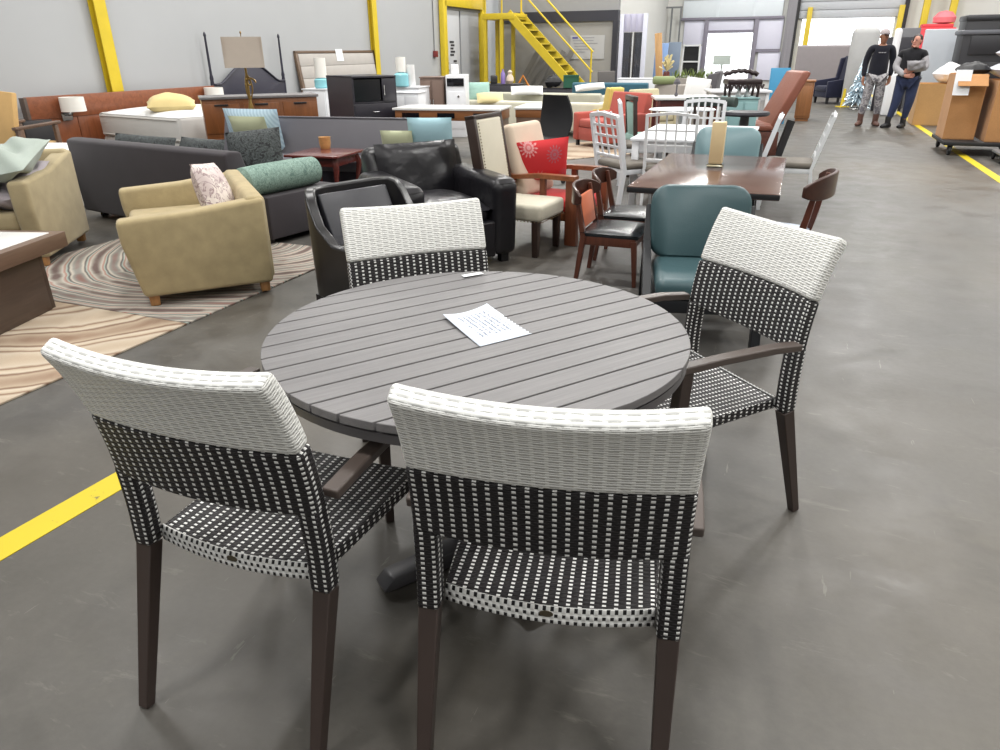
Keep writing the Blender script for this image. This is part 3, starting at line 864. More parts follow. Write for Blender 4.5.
# local x runs along the wall
for x in (-W / 2, W / 2):
    s = B(); s.lathe([(.035, 0), (.035, .95), (.028, 1.0), (.034, 1.04), (.022, 1.1), (.017, 1.68), (.026, 1.70), (.02, 1.73), (.004, 1.76)], c=(x, 0, 0), n=14); s.build('post', M['navy_lac'], t)
pts = [(-W / 2, .25), (W / 2, .25)]
N = 24
for i in range(N + 1):
    x = W / 2 - W * i / N; k = abs(x) / (W / 2)
    z = 1.25 - .05 * (k / .35) ** 2 if k < .35 else (1.20 - .26 * ((k - .35) / .45) if k < .8 else .94 + .02 * (k - .8))
    pts.append((x, z))
s = B(); s.front_prism(pts, -.025, .025, .006); s.build('arched_panel', M['navy_lac'], t)
s = B(); s.path([(x, -.028, z - .0) for x, z in pts[2:]], .018, 8); s.build('crest_moulding', M['navy_lac'], t)

# ---- channel tufted headboard leaning on the wall
M['taupe'] = fabric('taupe channel fabric', (178, 173, 168), .05, 200, .9, .15)
M['frame_brown'] = wood('brown frame wood', (104, 84, 68), .45, 'X')
u0, _ = on_left(294, 60); u1, _ = on_left(373, 60); W = u1 - u0
t = thing('channel_headboard', 'taupe channelled headboard in a brown frame leaning on the wall', 'headboard', FU((u0 + u1) / 2, V0 + .22, 0), RZ_AIS + PI / 2)
LE = R_(8)
def lean(s): return s.move(Matrix.Rotation(-LE, 4, 'X'))
s = B()
for k in range(5): s.box((0, 0, .36 + .235 * k), (W - .16, .07, .233), bev=.012, seg=2)
lean(s).build('upholstery', M['taupe'], t)
s = B()
for x in (-W / 2 + .04, W / 2 - .04): s.box((x, 0, .735), (.08, .06, 1.47), bev=.004)
s.box((0, 0, 1.45), (W, .06, .05), bev=.004); s.box((0, 0, .06), (W, .06, .10), bev=.004)
lean(s).build('frame', M['frame_brown'], t)
s = B(); s.box((.02, -.042, 1.38), (.26, .004, .24)); o = lean(s).build('note', M['white_paper'], t); o['label'] = 'white paper note stuck on top'

# ---- long dresser with a stone top, floor lamp and black media cabinet
M['dresser_wood'] = wood('warm brown dresser wood', (126, 76, 40), .35, 'Z', .6, .72)
M['stone'] = paint('grey stone top', (122, 118, 118), .25, 0, .15, 30)
a, b_ = G(199, 97.5, .95), G(318, 94, .95); dx = (b_ - a).normalized(); W = (b_ - a).length; nb = Vector((-dx.y, dx.x, 0))
t = thing('dresser', 'long warm brown dresser with a grey stone top behind the grey sofa', 'dresser', on((a + b_) / 2 + nb * .25, 0), math.atan2(dx.y, dx.x))
s = B(); s.box((0, 0, .49), (W - .04, .48, .86), bev=.005); s.box((0, 0, .03), (W - .10, .42, .06)); s.build('body', M['dresser_wood'], t)
s = B(); s.box((0, 0, .935), (W, .52, .03), bev=.005); s.build('stone_top', M['stone'], t)
for i in range(3):
    for j in range(2):
        s = B(); s.box((-W / 3 + i * W / 3 + .0, -.247, .70 - .40 * j), (W / 3 - .05, .016, .34), bev=.004); d = s.build('drawer', M['dresser_wood'], t)
        s = B(); s.box((-W / 3 + i * W / 3, -.262, .855 - .40 * j), (.16, .018, .02), bev=.004); s.build('pull', M['black_sat'], d)
M['brass'] = paint('aged brass', (150, 122, 70), .3, .8, .25, 60)
M['linen'] = fabric('beige linen shade', (184, 172, 160), .05, 160, .9, .2)
lp = DY(250, 100, 8.75)
t = thing('floor_lamp', 'brass scroll floor lamp with a big square beige shade', 'lamp', on(lp, 0), .3)
s = B(); s.lathe([(.16, 0), (.16, .02), (.05, .05), (.018, .07)], n=24); s.build('base', M['brass'], t)
s = B(); s.lathe([(.014, .06), (.014, .7), (.03, .74), (.02, .78), (.036, .84), (.02, .9), (.014, .95), (.012, 1.38)], n=14)
for k in range(3):
    a_ = k * 2.09; pts = [(math.cos(a_) * .045 * math.sin(q / 8 * PI), math.sin(a_) * .045 * math.sin(q / 8 * PI), .92 + .30 * q / 8) for q in range(9)]
    s.path(pts, .009, 8)
pts = [(.03 + .06 * math.cos(q * .5) * (1 - q / 14), -.02, 1.12 + .06 * math.sin(q * .5) * (1 - q / 14)) for q in range(13)]
s.path(pts, .010, 8)
s.build('stem', M['brass'], t)
s = B()
for sg in range(4):
    a_ = sg * PI / 2; s.box((math.cos(a_) * .205, math.sin(a_) * .205, 1.435), (.006, .42, .31), (0, 0, a_), shear=(-.012, 0))
s.build('lamp_shade', M['linen'], t)
s = B(); s.lathe([(.004, 1.36), (.004, 1.62), (.012, 1.63), (.004, 1.65)], n=10); s.build('finial', M['brass'], t)

M['espresso'] = paint('espresso black veneer', (44, 42, 50), .35, 0, .08)
M['glass_and_shade'] = paint('black recess and drawer shade', (14, 14, 20), .15, 0, .05)
D = 11.0
c = DY(351, 76.5, D)
zt = c.z
e = Vector((.80, .60, 0)); Wd = .72; bk = Vector((-e.y, e.x, 0))
t = thing('media_cabinet', 'tall espresso cabinet with an open television recess and one drawer', 'cabinet', on(c + e * Wd / 2 + bk * .30, 0), math.atan2(e.y, e.x))
Hh = zt
s = B()
for x in (-Wd / 2 + .015, Wd / 2 - .015): s.box((x, .12, Hh / 2), (.03, .84, Hh))
s.box((0, .12, Hh - .0125), (Wd, .86, .025), bev=.003); s.box((0, .52, Hh / 2), (Wd - .04, .03, Hh - .04)); s.box((0, 0, Hh - .36), (Wd - .06, .58, .02)); s.box((0, 0, .06), (Wd - .06, .56, .12))
s.build('body', M['espresso'], t)
s = B(); s.box((-.15 * Wd, -.05, Hh - .195), (Wd * .62, .45, .30)); s.build('recess', M['glass_and_shade'], t)
s = B(); s.box((Wd * .32, -.295, Hh - .195), (Wd * .30, .02, .31), bev=.004); d = s.build('door', M['espresso'], t); s = B(); s.box((Wd * .21, -.312, Hh - .2), (.015, .014, .14), bev=.004); s.build('handle', M['chrome'], d)
for k in range(3):
    s = B(); s.box((0, -.297, Hh - .485 - .235 * k), (Wd - .04, .02, .22), bev=.006); d = s.build('drawer', M['espresso'], t); s = B(); s.path([(-.05, -.31, Hh - .485 - .235 * k), (-.03, -.33, Hh - .49 - .235 * k), (.03, -.33, Hh - .49 - .235 * k), (.05, -.31, Hh - .485 - .235 * k)], .007, 8); s.build('pull', M['chrome'], d)

# ---- grey banquette with pillows
M['grey_vinyl'] = leather('grey banquette vinyl', (96, 94, 100), .45, .06, .1)
a, b_ = G(226, 116, .78), G(446, 119.5, .78); dx = (b_ - a).normalized(); W = (b_ - a).length; nb = Vector((-dx.y, dx.x, 0))
GS = (a + b_) / 2
t = thing('banquette', 'grey upholstered banquette with blue pillows at both ends', 'sofa', on(GS - nb * .33, 0), math.atan2(dx.y, dx.x) + PI)
s = B(); s.side_prism([(-.40, .1), (-.40, .775), (-.36, .79), (-.30, .78), (-.18, .42), (-.18, .1)], -W / 2, W / 2, .012, 2); s.build('backrest', M['grey_vinyl'], t)
s = B(); s.box((0, .03, .36), (W, .44, .12), bev=.03, seg=3); s.build('seat_cushion', M['grey_vinyl'], t)
s = B(); s.box((0, .0, .18), (W - .06, .40, .30), bev=.01); s.build('seat_base', M['espresso'], t)
s = B(); s.path([(-W / 2, -.30, .783), (W / 2, -.30, .783)], .010, 8); s.build('piping', M['grey_vinyl'], t)
M['blue_stripe'] = NT('pale blue striped cotton'); tt = M['blue_stripe']; vv = tt.coord('Object', (1, 1, 1), (0, 0, .6)); wv = tt.add('ShaderNodeTexWave'); tt.con(vv, wv.inputs['Vector']); wv.inputs['Scale'].default_value = 9
tt.col(tt.mix(wv.outputs['Fac'], srgb(160, 184, 200), srgb(186, 206, 218))); tt.set(.9, 0, .2); M['blue_stripe'] = tt.m
M['sage'] = fabric('sage green cotton', (172, 176, 146), .06, 200, .9, .2)
M['aqua'] = fabric('pale aqua cotton', (156, 190, 200), .06, 200, .9, .2)
pz = math.atan2(dx.y, dx.x) + PI
pillow('scatter_pillow', 'large pale blue pillow at the left end of the grey banquette', 'pillow', on(a + dx * .44 - nb * .14, .64), .70, .48, .18, pz - .05, .18, M['blue_stripe'])
pillow('scatter_pillow', 'sage green pillow in front of the pale blue one, left on the banquette', 'pillow', on(a + dx * .50 - nb * .30, .64), .48, .36, .15, pz - .1, .3, M['sage'])
pillow('scatter_pillow', 'pale aqua pillow at the right end of the grey banquette', 'pillow', on(b_ - dx * .12 - nb * .16, .64), .46, .36, .18, pz + .2, .25, M['aqua'])
pillow('scatter_pillow', 'sage pillow just above the black recliner, right on the banquette', 'pillow', on(b_ - dx * .44 - nb * .28, .56), .34, .28, .13, pz + .1, .3, M['sage'])

# ---- red brown side table with a copper candle cup
M['mahog'] = wood('red mahogany', (98, 44, 38), .25, 'X', .8, .7, .4)
c = (G(290, 156, .54) + G(358, 148, .54)) / 2; e = (G(345, 158, .54) - G(288, 156, .54)).normalized()
t = thing('side_table', 'red mahogany side table with curved legs beside the bolster', 'table', on(c, 0), math.atan2(e.y, e.x))
s = B(); s.box((0, 0, .528), (.58, .58, .024), bev=.008); s.build('table_top', M['mahog'], t)
s = B(); s.box((0, 0, .475), (.46, .46, .085), bev=.004); s.build('apron', M['mahog'], t)
for x in (-1, 1):
    for y in (-1, 1):
        s = B(); s.path([(x * .21, y * .21, .51), (x * .235, y * .235, .42), (x * .215, y * .215, .28), (x * .19, y * .19, .10), (x * .225, y * .225, .012)], [.03, .03, .02, .015, .022], 10); s.build('leg', M['mahog'], t)
M['copper'] = paint('hammered copper glass', (206, 156, 100), .35, .2, .25, 40)
s = B(); s.lathe([(.045, 0), (.05, .01), (.058, .05), (.058, .10), (.062, .112), (.058, .112), (.054, .10), (.05, .02)], n=20)
tag(s.build('candle_cup', M['copper'], None, G(325.5, 148.5, .54)), 'copper candle cup on the mahogany side table', 'candle holder')

# ---- black armchairs
M['black_lthr'] = leather('black glossy leather', (30, 29, 33), .28, .2, .6)
M['black_wood'] = paint('black lacquered wood', (30, 29, 31), .3, 0, .08)
M['grey_lthr'] = leather('dark grey leather inside', (52, 52, 58), .33, .08, .1)
f, r = frame2((.72, -.69)); l = -r
Pc = G(327, 306)
CL = Pc + f * .38 + l * .37 + Vector((-.13, .02, 0))
t = thing('club_chair', 'black framed club chair with a smooth grey inner back, left of the leather recliner', 'armchair', on(CL, 0), ang(f.x, f.y))
def shell(yb, hb, ha, W, D, th):
    """U plan frame lofted: back curves into arms"""
    pts = []
    n = 8
    path = [(-W / 2, D / 2)] + [(-W / 2, D / 2 - (D - .22) * k / 4) for k in range(1, 5)]
    for k in range(1, 6):
        a_ = PI + (PI / 2) * k / 6; path.append((-W / 2 + .2 + .2 * math.cos(a_), -D / 2 + .2 + .2 * math.sin(a_)))
    path += [(-W / 2 + .2, -D / 2), (W / 2 - .2, -D / 2)]
    full = path + [(-x, y) for x, y in reversed(path[:-2])]
    return full
full = shell(0, 0, 0, .72, .78, .07)
Nn = len(full); rings = []
for i, (x, y) in enumerate(full):
    p = Vector((x, y, 0)); q = Vector(full[min(i + 1, Nn - 1)] + (0,)) - Vector(full[max(i - 1, 0)] + (0,)); q.normalize(); nrm = Vector((q.y, -q.x, 0))
    if nrm.dot(p) < 0: nrm = -nrm
    k = (y + .37) / .74
    k2 = min(1, max(0, k)); k3 = min(1, max(0, (y + .33) / .26)); k3 = k3 * k3 * (3 - 2 * k3); h = .705 - .275 * k3
    th = .048
    rings.append([p + Vector((0, 0, .08)), p - nrm * th + Vector((0, 0, .08)), p - nrm * (th) + Vector((0, 0, h)) + nrm * .0, p + nrm * .015 + Vector((0, 0, h))])
s = B(); s.loft(rings); bevel_mod(s.build('frame', M['black_wood'], t), .012, 3)
s = B(); s.side_prism([(-.31, .28), (-.32, .665), (-.30, .67), (-.12, .28)], -.25, .25, .012, 3); s.build('inner_back', M['grey_lthr'], t)
s = B(); s.box((0, .04, .31), (.58, .58, .15), bev=.045, seg=3); s.build('seat_cushion', M['black_lthr'], t)
s = B(); s.box((0, .02, .15), (.62, .62, .16), bev=.01); s.build('seat_base', M['black_wood'], t)
for x in (-.325, .325):
    s = B(); s.box((x, .38, .23), (.095, .07, .46), bev=.006); s.build('arm_front', M['black_wood'], t)
    for y in (-.28, .33):
        s = B(); s.box((x * .95, y, .04), (.06, .06, .08)); s.build('leg', M['black_wood'], t)

f, r = frame2((.5, -.87)); l = -r
RC = G(519, 264) - f * .44 - l * .40 + Vector((-.05, .03, 0))
t = thing('recliner', 'black leather armchair with puffy rolled arms behind the club chair', 'armchair', on(RC, 0), ang(f.x, f.y))
s = B(); s.box((0, .06, .19), (.56, .72, .26), bev=.02, seg=3); s.build('seat_base', M['black_lthr'], t)
s = B(); s.pillow(.54, .66, .20, XF((0, .08, .40)), 14, .02, .004, 2); s.box((0, .08, .37), (.50, .62, .12), bev=.05, seg=3); s.build('seat_cushion', M['black_lthr'], t)
s = B(); s.side_prism([(-.42, .10), (-.47, .74), (-.42, .79), (-.33, .78), (-.26, .62), (-.20, .40), (-.20, .10)], -.39, .39, .05, 4)
s.pillow(.66, .48, .16, XF((0, -.255, .58), (R_(102), 0, 0)), 14, .02, .012, 5); s.build('backrest', M['black_lthr'], t)
for sg in (-1, 1):
    s = B(); s.side_prism([(.42, .06), (.45, .57), (.40, .615), (-.30, .635), (-.38, .60), (-.38, .06)], sg * .36 - .10, sg * .36 + .10, .055, 4); s.build('arm', M['black_lthr'], t)
for x in (-.38, .38):
    for y in (-.32, .34):
        s = B(); s.box((x, y, .035), (.06, .06, .07)); s.build('leg', M['black_wood'], t)
# ================================================================== centre: chairs, tables, sofas
M['cream_lin'] = fabric('cream linen', (206, 200, 182), .05, 260, .9, .25)
M['cream_pink'] = fabric('pinkish cream fabric', (208, 190, 170), .05, 240, .9, .2)
M['esp_wood'] = wood('espresso wood', (52, 38, 32), .35, 'Z', .8, .7)
M['walnut'] = wood('walnut brown wood', (132, 80, 50), .35, 'X', .8, .7)
M['walnut_z'] = wood('walnut brown legs', (116, 66, 44), .35, 'Z', .8, .7)
M['nail'] = paint('antique nailheads', (108, 92, 70), .35, .7, .1)
# ---- tall nailhead dining chair
f, r = frame2((.88, -.47)); l = -r
FR = G(537, 257)
W = .42
c = FR + l * (W / 2 - .03) - f * .23
t = thing('dining_chair', 'tall cream upholstered dining chair with nailhead trim beside the recliner', 'chair', on(c, 0), ang(f.x, f.y))
t.scale = (1.06, 1.06, .95)
s = B(); s.box((0, .03, .345), (W, .46, .13), bev=.03, seg=3); s.build('seat', M['cream_lin'], t)
s = B()
for k in range(17): s.lathe([(.006, 0), (.004, .004)], c=(-W / 2 + .02 + k * (W - .04) / 16, .262, .285), n=8, rot=(-PI / 2, 0, 0))
s.build('nailhead_row', M['nail'], t)
s = B()
for k in range(17): s.lathe([(.006, 0), (.004, .004)], c=(W / 2 + .002, -.18 + k * .42 / 16, .285), n=8, rot=(0, PI / 2, 0))
s.build('nailhead_row', M['nail'], t)
s = B()
for k in range(17): s.lathe([(.006, 0), (.004, .004)], c=(-W / 2 - .002, -.18 + k * .42 / 16, .285), n=8, rot=(0, -PI / 2, 0))
s.build('nailhead_row', M['nail'], t)
TB = R_(9)
mt = Matrix.Translation((0, -.19, .40)) @ Matrix.Rotation(TB, 4, 'X')
s = B(); s.box((0, 0, .32), (W - .06, .07, .61), bev=.02, seg=3); s.move(mt).build('back_pad', M['cream_lin'], t)
s = B()
for x in (-W / 2 + .018, W / 2 - .018): s.box((x, -.005, .27), (.036, .075, .77), bev=.006)
s.box((0, -.005, .64), (W, .075, .035), bev=.006); s.move(mt).build('back_frame', M['esp_wood'], t)
for x in (-W / 2 + .048, W / 2 - .048):
    s = B()
    for k in range(24): s.lathe([(.0065, 0), (.004, .004)], c=(x, .034, .05 + k * .0236), n=8, rot=(-PI / 2, 0, 0))
    s.move(mt).build('nailhead_row', M['nail'], t)
for x in (-W / 2 + .03, W / 2 - .03):
    s = B(); s.box((x, .21, .145), (.042, .042, .29), taper=(1.2, 1.2), bev=.004); s.build('leg', M['esp_wood'], t)
    s = B(); s.path([(x, -.20, .32), (x, -.26, 0)], [(.023, .023), (.018, .018)], square=True, side=(1, 0, 0)); s.build('leg', M['esp_wood'], t)
# ---- wooden armchair with red pillow
f, r = frame2((.80, -.50)); l = -r
g0 = G(577, 246)
c = g0 - f * .33 + l * .27
t = thing('wooden_armchair', 'walnut framed armchair with a cream back holding a red pillow', 'armchair', on(c, 0), ang(f.x, f.y))
mt = Matrix.Translation((0, -.20, .34)) @ Matrix.Rotation(R_(16), 4, 'X')
s = B(); s.box((0, 0, .28), (.52, .11, .58), bev=.045, seg=4); s.move(mt).build('back_cushion', M['cream_pink'], t)
s = B(); s.box((0, -.06, .25), (.54, .03, .58), bev=.008); s.move(mt).build('back_frame', M['walnut'], t)
M['red_seat'] = fabric('red cotton', (178, 44, 44), .08, 260, .9, .2)
s = B(); s.box((0, .04, .285), (.50, .54, .11), bev=.04, seg=3); s.build('seat_cushion', M['red_seat'], t)
s = B(); s.box((0, .03, .215), (.56, .58, .06), bev=.006); s.build('seat_rail', M['walnut'], t)
for x in (-.28, .28):
    s = B(); s.path([(x, -.27, .50), (x, 0, .525), (x, .31, .525)], [(.03, .016), (.035, .017), (.04, .018)], square=True, side=(1, 0, 0)); s.build('armrest', M['walnut'], t)
    s = B(); s.box((x, .28, .255), (.055, .10, .51), bev=.006); s.build('leg', M['walnut_z'], t)
    s = B(); s.box((x, .02, .37), (.035, .05, .30), bev=.004); s.build('arm_support', M['walnut_z'], t)
    s = B(); s.path([(x, -.26, .52), (x, -.28, .3), (x, -.33, 0)], [(.024, .026), (.025, .028), (.02, .02)], square=True, side=(1, 0, 0)); s.build('leg', M['walnut_z'], t)
def redp():
    t = NT('red pillow with grey flower heads'); v = t.coord('Object')
    base = srgb(204, 58, 62); c = base
    for (cx, cy, rad, col_) in ((-.08, .06, .075, (148, 120, 132)), (.14, .13, .08, (226, 190, 190)), (.05, -.14, .085, (206, 150, 152)), (-.18, -.12, .06, (160, 90, 98))):
        sx = t.add('ShaderNodeSeparateXYZ'); t.con(v, sx.inputs[0])
        dx_ = t.math('SUBTRACT', sx.outputs[0], cx); dy_ = t.math('SUBTRACT', sx.outputs[1], cy)
        rr = t.math('SQRT', t.math('ADD', t.math('MULTIPLY', dx_, dx_), t.math('MULTIPLY', dy_, dy_)))
        an = t.math('ARCTAN2', dy_, dx_)
        pet = t.math('ADD', .72, t.math('MULTIPLY', .28, t.math('SINE', t.math('MULTIPLY', an, 14))))
        inside = t.math('LESS_THAN', rr, t.math('MULTIPLY', pet, rad))
        rings = t.math('GREATER_THAN', t.math('SINE', t.math('MULTIPLY', rr, 220)), -.2)
        c = t.mix(t.math('MULTIPLY', inside, t.math('ADD', .25, t.math('MULTIPLY', rings, .38))), c, srgb(*col_))
    t.col(c); t.set(.85, 0, .25); t.bump(t.noise(v, 250, 2), .2, .003); return t.m
M['red_flower'] = redp()
pillow('red_pillow', 'bright red pillow with grey flower heads on the walnut armchair', 'pillow', DY(542, 160, c.y + .06) , .46, .34, .15, ang(.35, -.94), .22, M['red_flower'], roll=-.06)

# ---- walnut dining chairs with black pads
M['black_pad'] = leather('black seat leather', (32, 36, 40), .25, .1, .15)
M['orange_pad'] = fabric('orange fabric', (196, 104, 66), .08, 240, .9, .2)
M['red_walnut'] = wood('reddish walnut', (92, 50, 36), .3, 'Z', .8, .7)
M['dark_walnut'] = wood('dark walnut', (66, 38, 30), .3, 'X', .8, .7)
def crest_chair(label, c, f, orange=False, pad=None, zt=.72):
    f = Vector((f[0], f[1], 0)).normalized()
    t = thing('crest_chair', label, 'chair', on(c, 0), ang(f.x, f.y), 'walnut chairs with curved crest rails')
    W = .44; sz = .40
    s = B(); pts = []
    rings = []
    n = 16
    for i in range(n + 1):
        q = -1 + 2 * i / n; a_ = q * 1.15
        x = .29 * math.sin(a_) / math.sin(1.15); y = -.21 - .12 * (math.cos(a_) - math.cos(1.15)) / (1 - math.cos(1.15))
        h = .070 * (1 - .60 * q ** 4); nx_, ny_ = -math.sin(a_) * -1, math.cos(a_)
        nv = Vector((-math.sin(a_) * .6, 1, 0)).normalized() * .011
        p = Vector((x, y, zt - .05 - .02 * q * q))
        rings.append([p - nv + Vector((0, 0, -h)), p + nv + Vector((0, 0, -h)), p + nv + Vector((0, 0, h)), p - nv + Vector((0, 0, h))])
    s.loft(rings); bevel_mod(s.build('crest_rail', M['dark_walnut'], t), .006, 2)
    for sg in (-1, 1):
        s = B(); s.path([(sg * .19, -.27, zt - .02), (sg * .195, -.235, .52), (sg * .20, -.20, .36), (sg * .205, -.25, 0)], [(.018, .014), (.021, .018), (.024, .022), (.016, .016)], square=True, side=(1, 0, 0))
        bevel_mod(s.build('leg', M['red_walnut'], t), .004, 2)
        s = B(); s.path([(sg * .20, .19, .35), (sg * .21, .215, 0)], [(.022, .022), (.014, .014)], square=True, side=(1, 0, 0)); bevel_mod(s.build('leg', M['red_walnut'], t), .004, 2)
    s = B()
    s.box((0, .19, .335), (.40, .03, .07), bev=.004); s.box((0, -.20, .335), (.40, .03, .07), bev=.004)
    for x in (-.20, .20): s.box((x, 0, .335), (.03, .40, .07), bev=.004)
    s.build('seat_rail', M['red_walnut'], t)
    s = B(); s.pillow(.47, .46, .075, XF((0, .01, .395)), 16, .02); s.box((0, .01, .378), (.44, .43, .03), bev=.012, seg=3); s.build('seat_pad', pad or M['black_pad'], t)
    t.scale = (.86, .86, .86)
    if orange:
        s = B(); s.box((0, -.235, .535), (.34, .03, .24), (R_(10), 0, 0), .008); o = s.build('back_pad', M['orange_pad'], t); o['label'] = 'orange back pad'
    return t
C1 = G(582, 282); C1b = G(603, 268)
f1 = EV.copy()
c1 = (C1 + C1b) / 2 + f1 * .17 + Vector((-.03, 0, 0))
crest_chair('walnut crest chair with an orange back pad, nearest left of the brown table', c1, f1, True)
c2 = G(631, 211, .345)
crest_chair('walnut crest chair with a black pad, farther left of the brown table', c2, (EV.x, EV.y))
M['highlight_pad'] = leather('seat vinyl with painted highlight', (186, 196, 214), .3, .05, .1)  # bluish highlight on the seat put into its colour
c3 = G(818, 182, .71); f3 = Vector((-.86, .51, 0))
crest_chair('dark walnut crest chair with a pad painted pale as a highlight, right of the brown table', c3 + f3 * .24, f3, False, M['highlight_pad'], .76).scale = (1, 1, 1)

# ---- brown rectangular table on a black pedestal, lantern on top
ZT = .64
a, b_, cc, d_ = [G(*p, ZT) for p in ((629, 188), (783, 193), (786, 158), (678, 153))]
e = EV.copy(); nn = EU.copy(); Wt = (b_ - a).length; Lt = (d_ - a).length * .95
M['table_brown'] = wood('dark brown table veneer', (96, 70, 62), .16, 'X', .6, .85, .3)
c = (a + b_) / 2 + nn * Lt / 2 - e * .02
DT = c.copy()
t = thing('dining_table', 'brown rectangular dining table on a black pedestal in front of the white table', 'table', on(c, 0), math.atan2(e.y, e.x))
s = B(); s.box((0, 0, ZT - .02), (Wt, Lt, .04), bev=.004); s.build('table_top', M['table_brown'], t)
s = B(); s.box((0, 0, ZT - .02), (Wt + .006, Lt + .006, .032), bev=.004); s.build('edge_band', M['black_sat'], t)
for y in (-.42, .42):
    s = B(); s.tube((-.0, y, .03), (0, y, ZT - .04), .038); s.box((.0, y, ZT - .05), (.40, .08, .02)); s.build('column', M['black_sat'], t)
    s = B(); s.box((0, y, .018), (.56, .07, .035), bev=.01); s.build('foot', M['black_sat'], t)
M['lantern_paper'] = paint('cream lantern glass', (222, 200, 156), .4, 0, .05)
M['clear_glass'] = glass('clear glass')
lp = G(715, 167, ZT)
t = thing('table_lantern', 'tall cream square lantern standing on the brown table', 'lantern', on(lp, ZT), math.atan2(e.y, e.x))
s = B(); s.box((0, 0, .012), (.115, .115, .024), bev=.006); s.build('glass_foot', M['clear_glass'], t)
s = B(); s.box((0, 0, .17), (.095, .095, .29), bev=.01); s.build('shade', M['lantern_paper'], t)

# ---- teal vinyl chairs
M['teal_lthr'] = leather('teal vinyl', (62, 88, 93), .38, .1, .12)
M['teal_pale'] = leather('pale teal vinyl', (122, 150, 156), .3, .08, .1)
M['black_frame'] = paint('black painted wood frame', (26, 28, 32), .35, 0, .08)
def rrect(w, h, rad, n=6):
    pts = []
    for cx, cy, a0 in ((w / 2 - rad, h / 2 - rad, 0), (-w / 2 + rad, h / 2 - rad, PI / 2), (-w / 2 + rad, -h / 2 + rad, PI), (w / 2 - rad, -h / 2 + rad, 1.5 * PI)):
        for k in range(n + 1):
            q = a0 + PI / 2 * k / n; pts.append((cx + rad * math.cos(q), cy + rad * math.sin(q)))
    return pts
def teal_chair(label, c, f, m, sz=.36, hb=.46, W=.56):
    t = thing('teal_chair', label, 'chair', on(c, 0), ang(f[0], f[1]), 'teal vinyl chairs')
    # curved padded back, tapering slightly
    s = B(); n = 14; rings = []
    poly = rrect(W, hb, .10, 6)
    mt = Matrix.Translation((0, -.20, sz + .02)) @ Matrix.Rotation(R_(13), 4, 'X')
    for y, k in ((-.045, .93), (-.03, .99), (0, 1), (.03, .99), (.045, .93)):
        rings.append([mt @ Vector((x * k, y + .22 * (x * x) - .0, hb / 2 + z * k)) for x, z in poly])
    s.loft(rings); s.build('backrest', m, t, ang_=50)
    s = B(); s.box((0, .05, sz - .02), (W - .06, .52, .11), bev=.045, seg=4); s.build('seat', m, t)
    s = B(); s.box((0, .04, sz - .11), (W - .04, .50, .07), bev=.01); s.build('seat_frame', M['black_frame'], t)
    for x in (-W / 2 - .01, W / 2 + .01):
        s = B(); s.path([(x, .29, 0), (x, .25, sz - .08), (x, -.18, sz + .10), (x * .98, -.27, sz + .30)], [(.024, .028), (.024, .034), (.022, .032), (.018, .02)], square=True, side=(1, 0, 0)); bevel_mod(s.build('side_frame', M['black_frame'], t), .005, 2)
        s = B(); s.path([(x, -.18, sz + .05), (x, -.30, 0)], [(.022, .028), (.02, .02)], square=True, side=(1, 0, 0)); s.build('leg', M['black_frame'], t)
    return t
tf = Vector((-.16, -.987, 0))
teal_chair('teal vinyl chair with a black frame right behind the round table', DY(700, 262, 3.72), tf, M['teal_lthr'], .335, .40, .54)
teal_chair('pale teal vinyl chair at the far side of the brown table behind the lantern', on(DT + nn * (Lt / 2 + .22) - e * .04, 0), (-nn.x, -nn.y, 0), M['teal_pale'], .38, .42, .54)

# ---- white table and lattice chairs
M['white_lac'] = paint('white painted wood', (226, 228, 232), .4, 0, .04)
M['white_met'] = paint('white painted metal', (222, 224, 226), .4, 0, .04)
M['grey_seat'] = fabric('grey brown seat fabric', (112, 106, 98), .08, 240, .9, .2)
ZW = .66
a, b_, cc = G(629, 139, ZW), G(750, 141, ZW), G(757, 125, ZW)
e = EV.copy(); nn = EU.copy(); Wt = (b_ - a).length; Lt = 1.5
c = (a + b_) / 2 + nn * Lt / 2; WT, we, wn_ = c.copy(), e.copy(), nn.copy()
t = thing('white_table', 'white wooden dining table surrounded by white lattice chairs', 'table', on(c, 0), math.atan2(e.y, e.x))
s = B(); s.box((0, 0, ZW - .0125), (Wt, Lt, .025), bev=.004); s.build('table_top', M['white_lac'], t)
s = B()
for y in (-Lt / 2 + .05, Lt / 2 - .05): s.box((0, y, ZW - .075), (Wt - .1, .022, .10), bev=.002)
for x in (-Wt / 2 + .05, Wt / 2 - .05): s.box((x, 0, ZW - .075), (.022, Lt - .1, .10), bev=.002)
s.build('apron', M['white_lac'], t)
for x in (-Wt / 2 + .05, Wt / 2 - .05):
    for y in (-Lt / 2 + .05, Lt / 2 - .05):
        s = B(); s.box((x, y, (ZW - .026) / 2), (.065, .065, ZW - .026), bev=.004); s.build('leg', M['white_lac'], t)
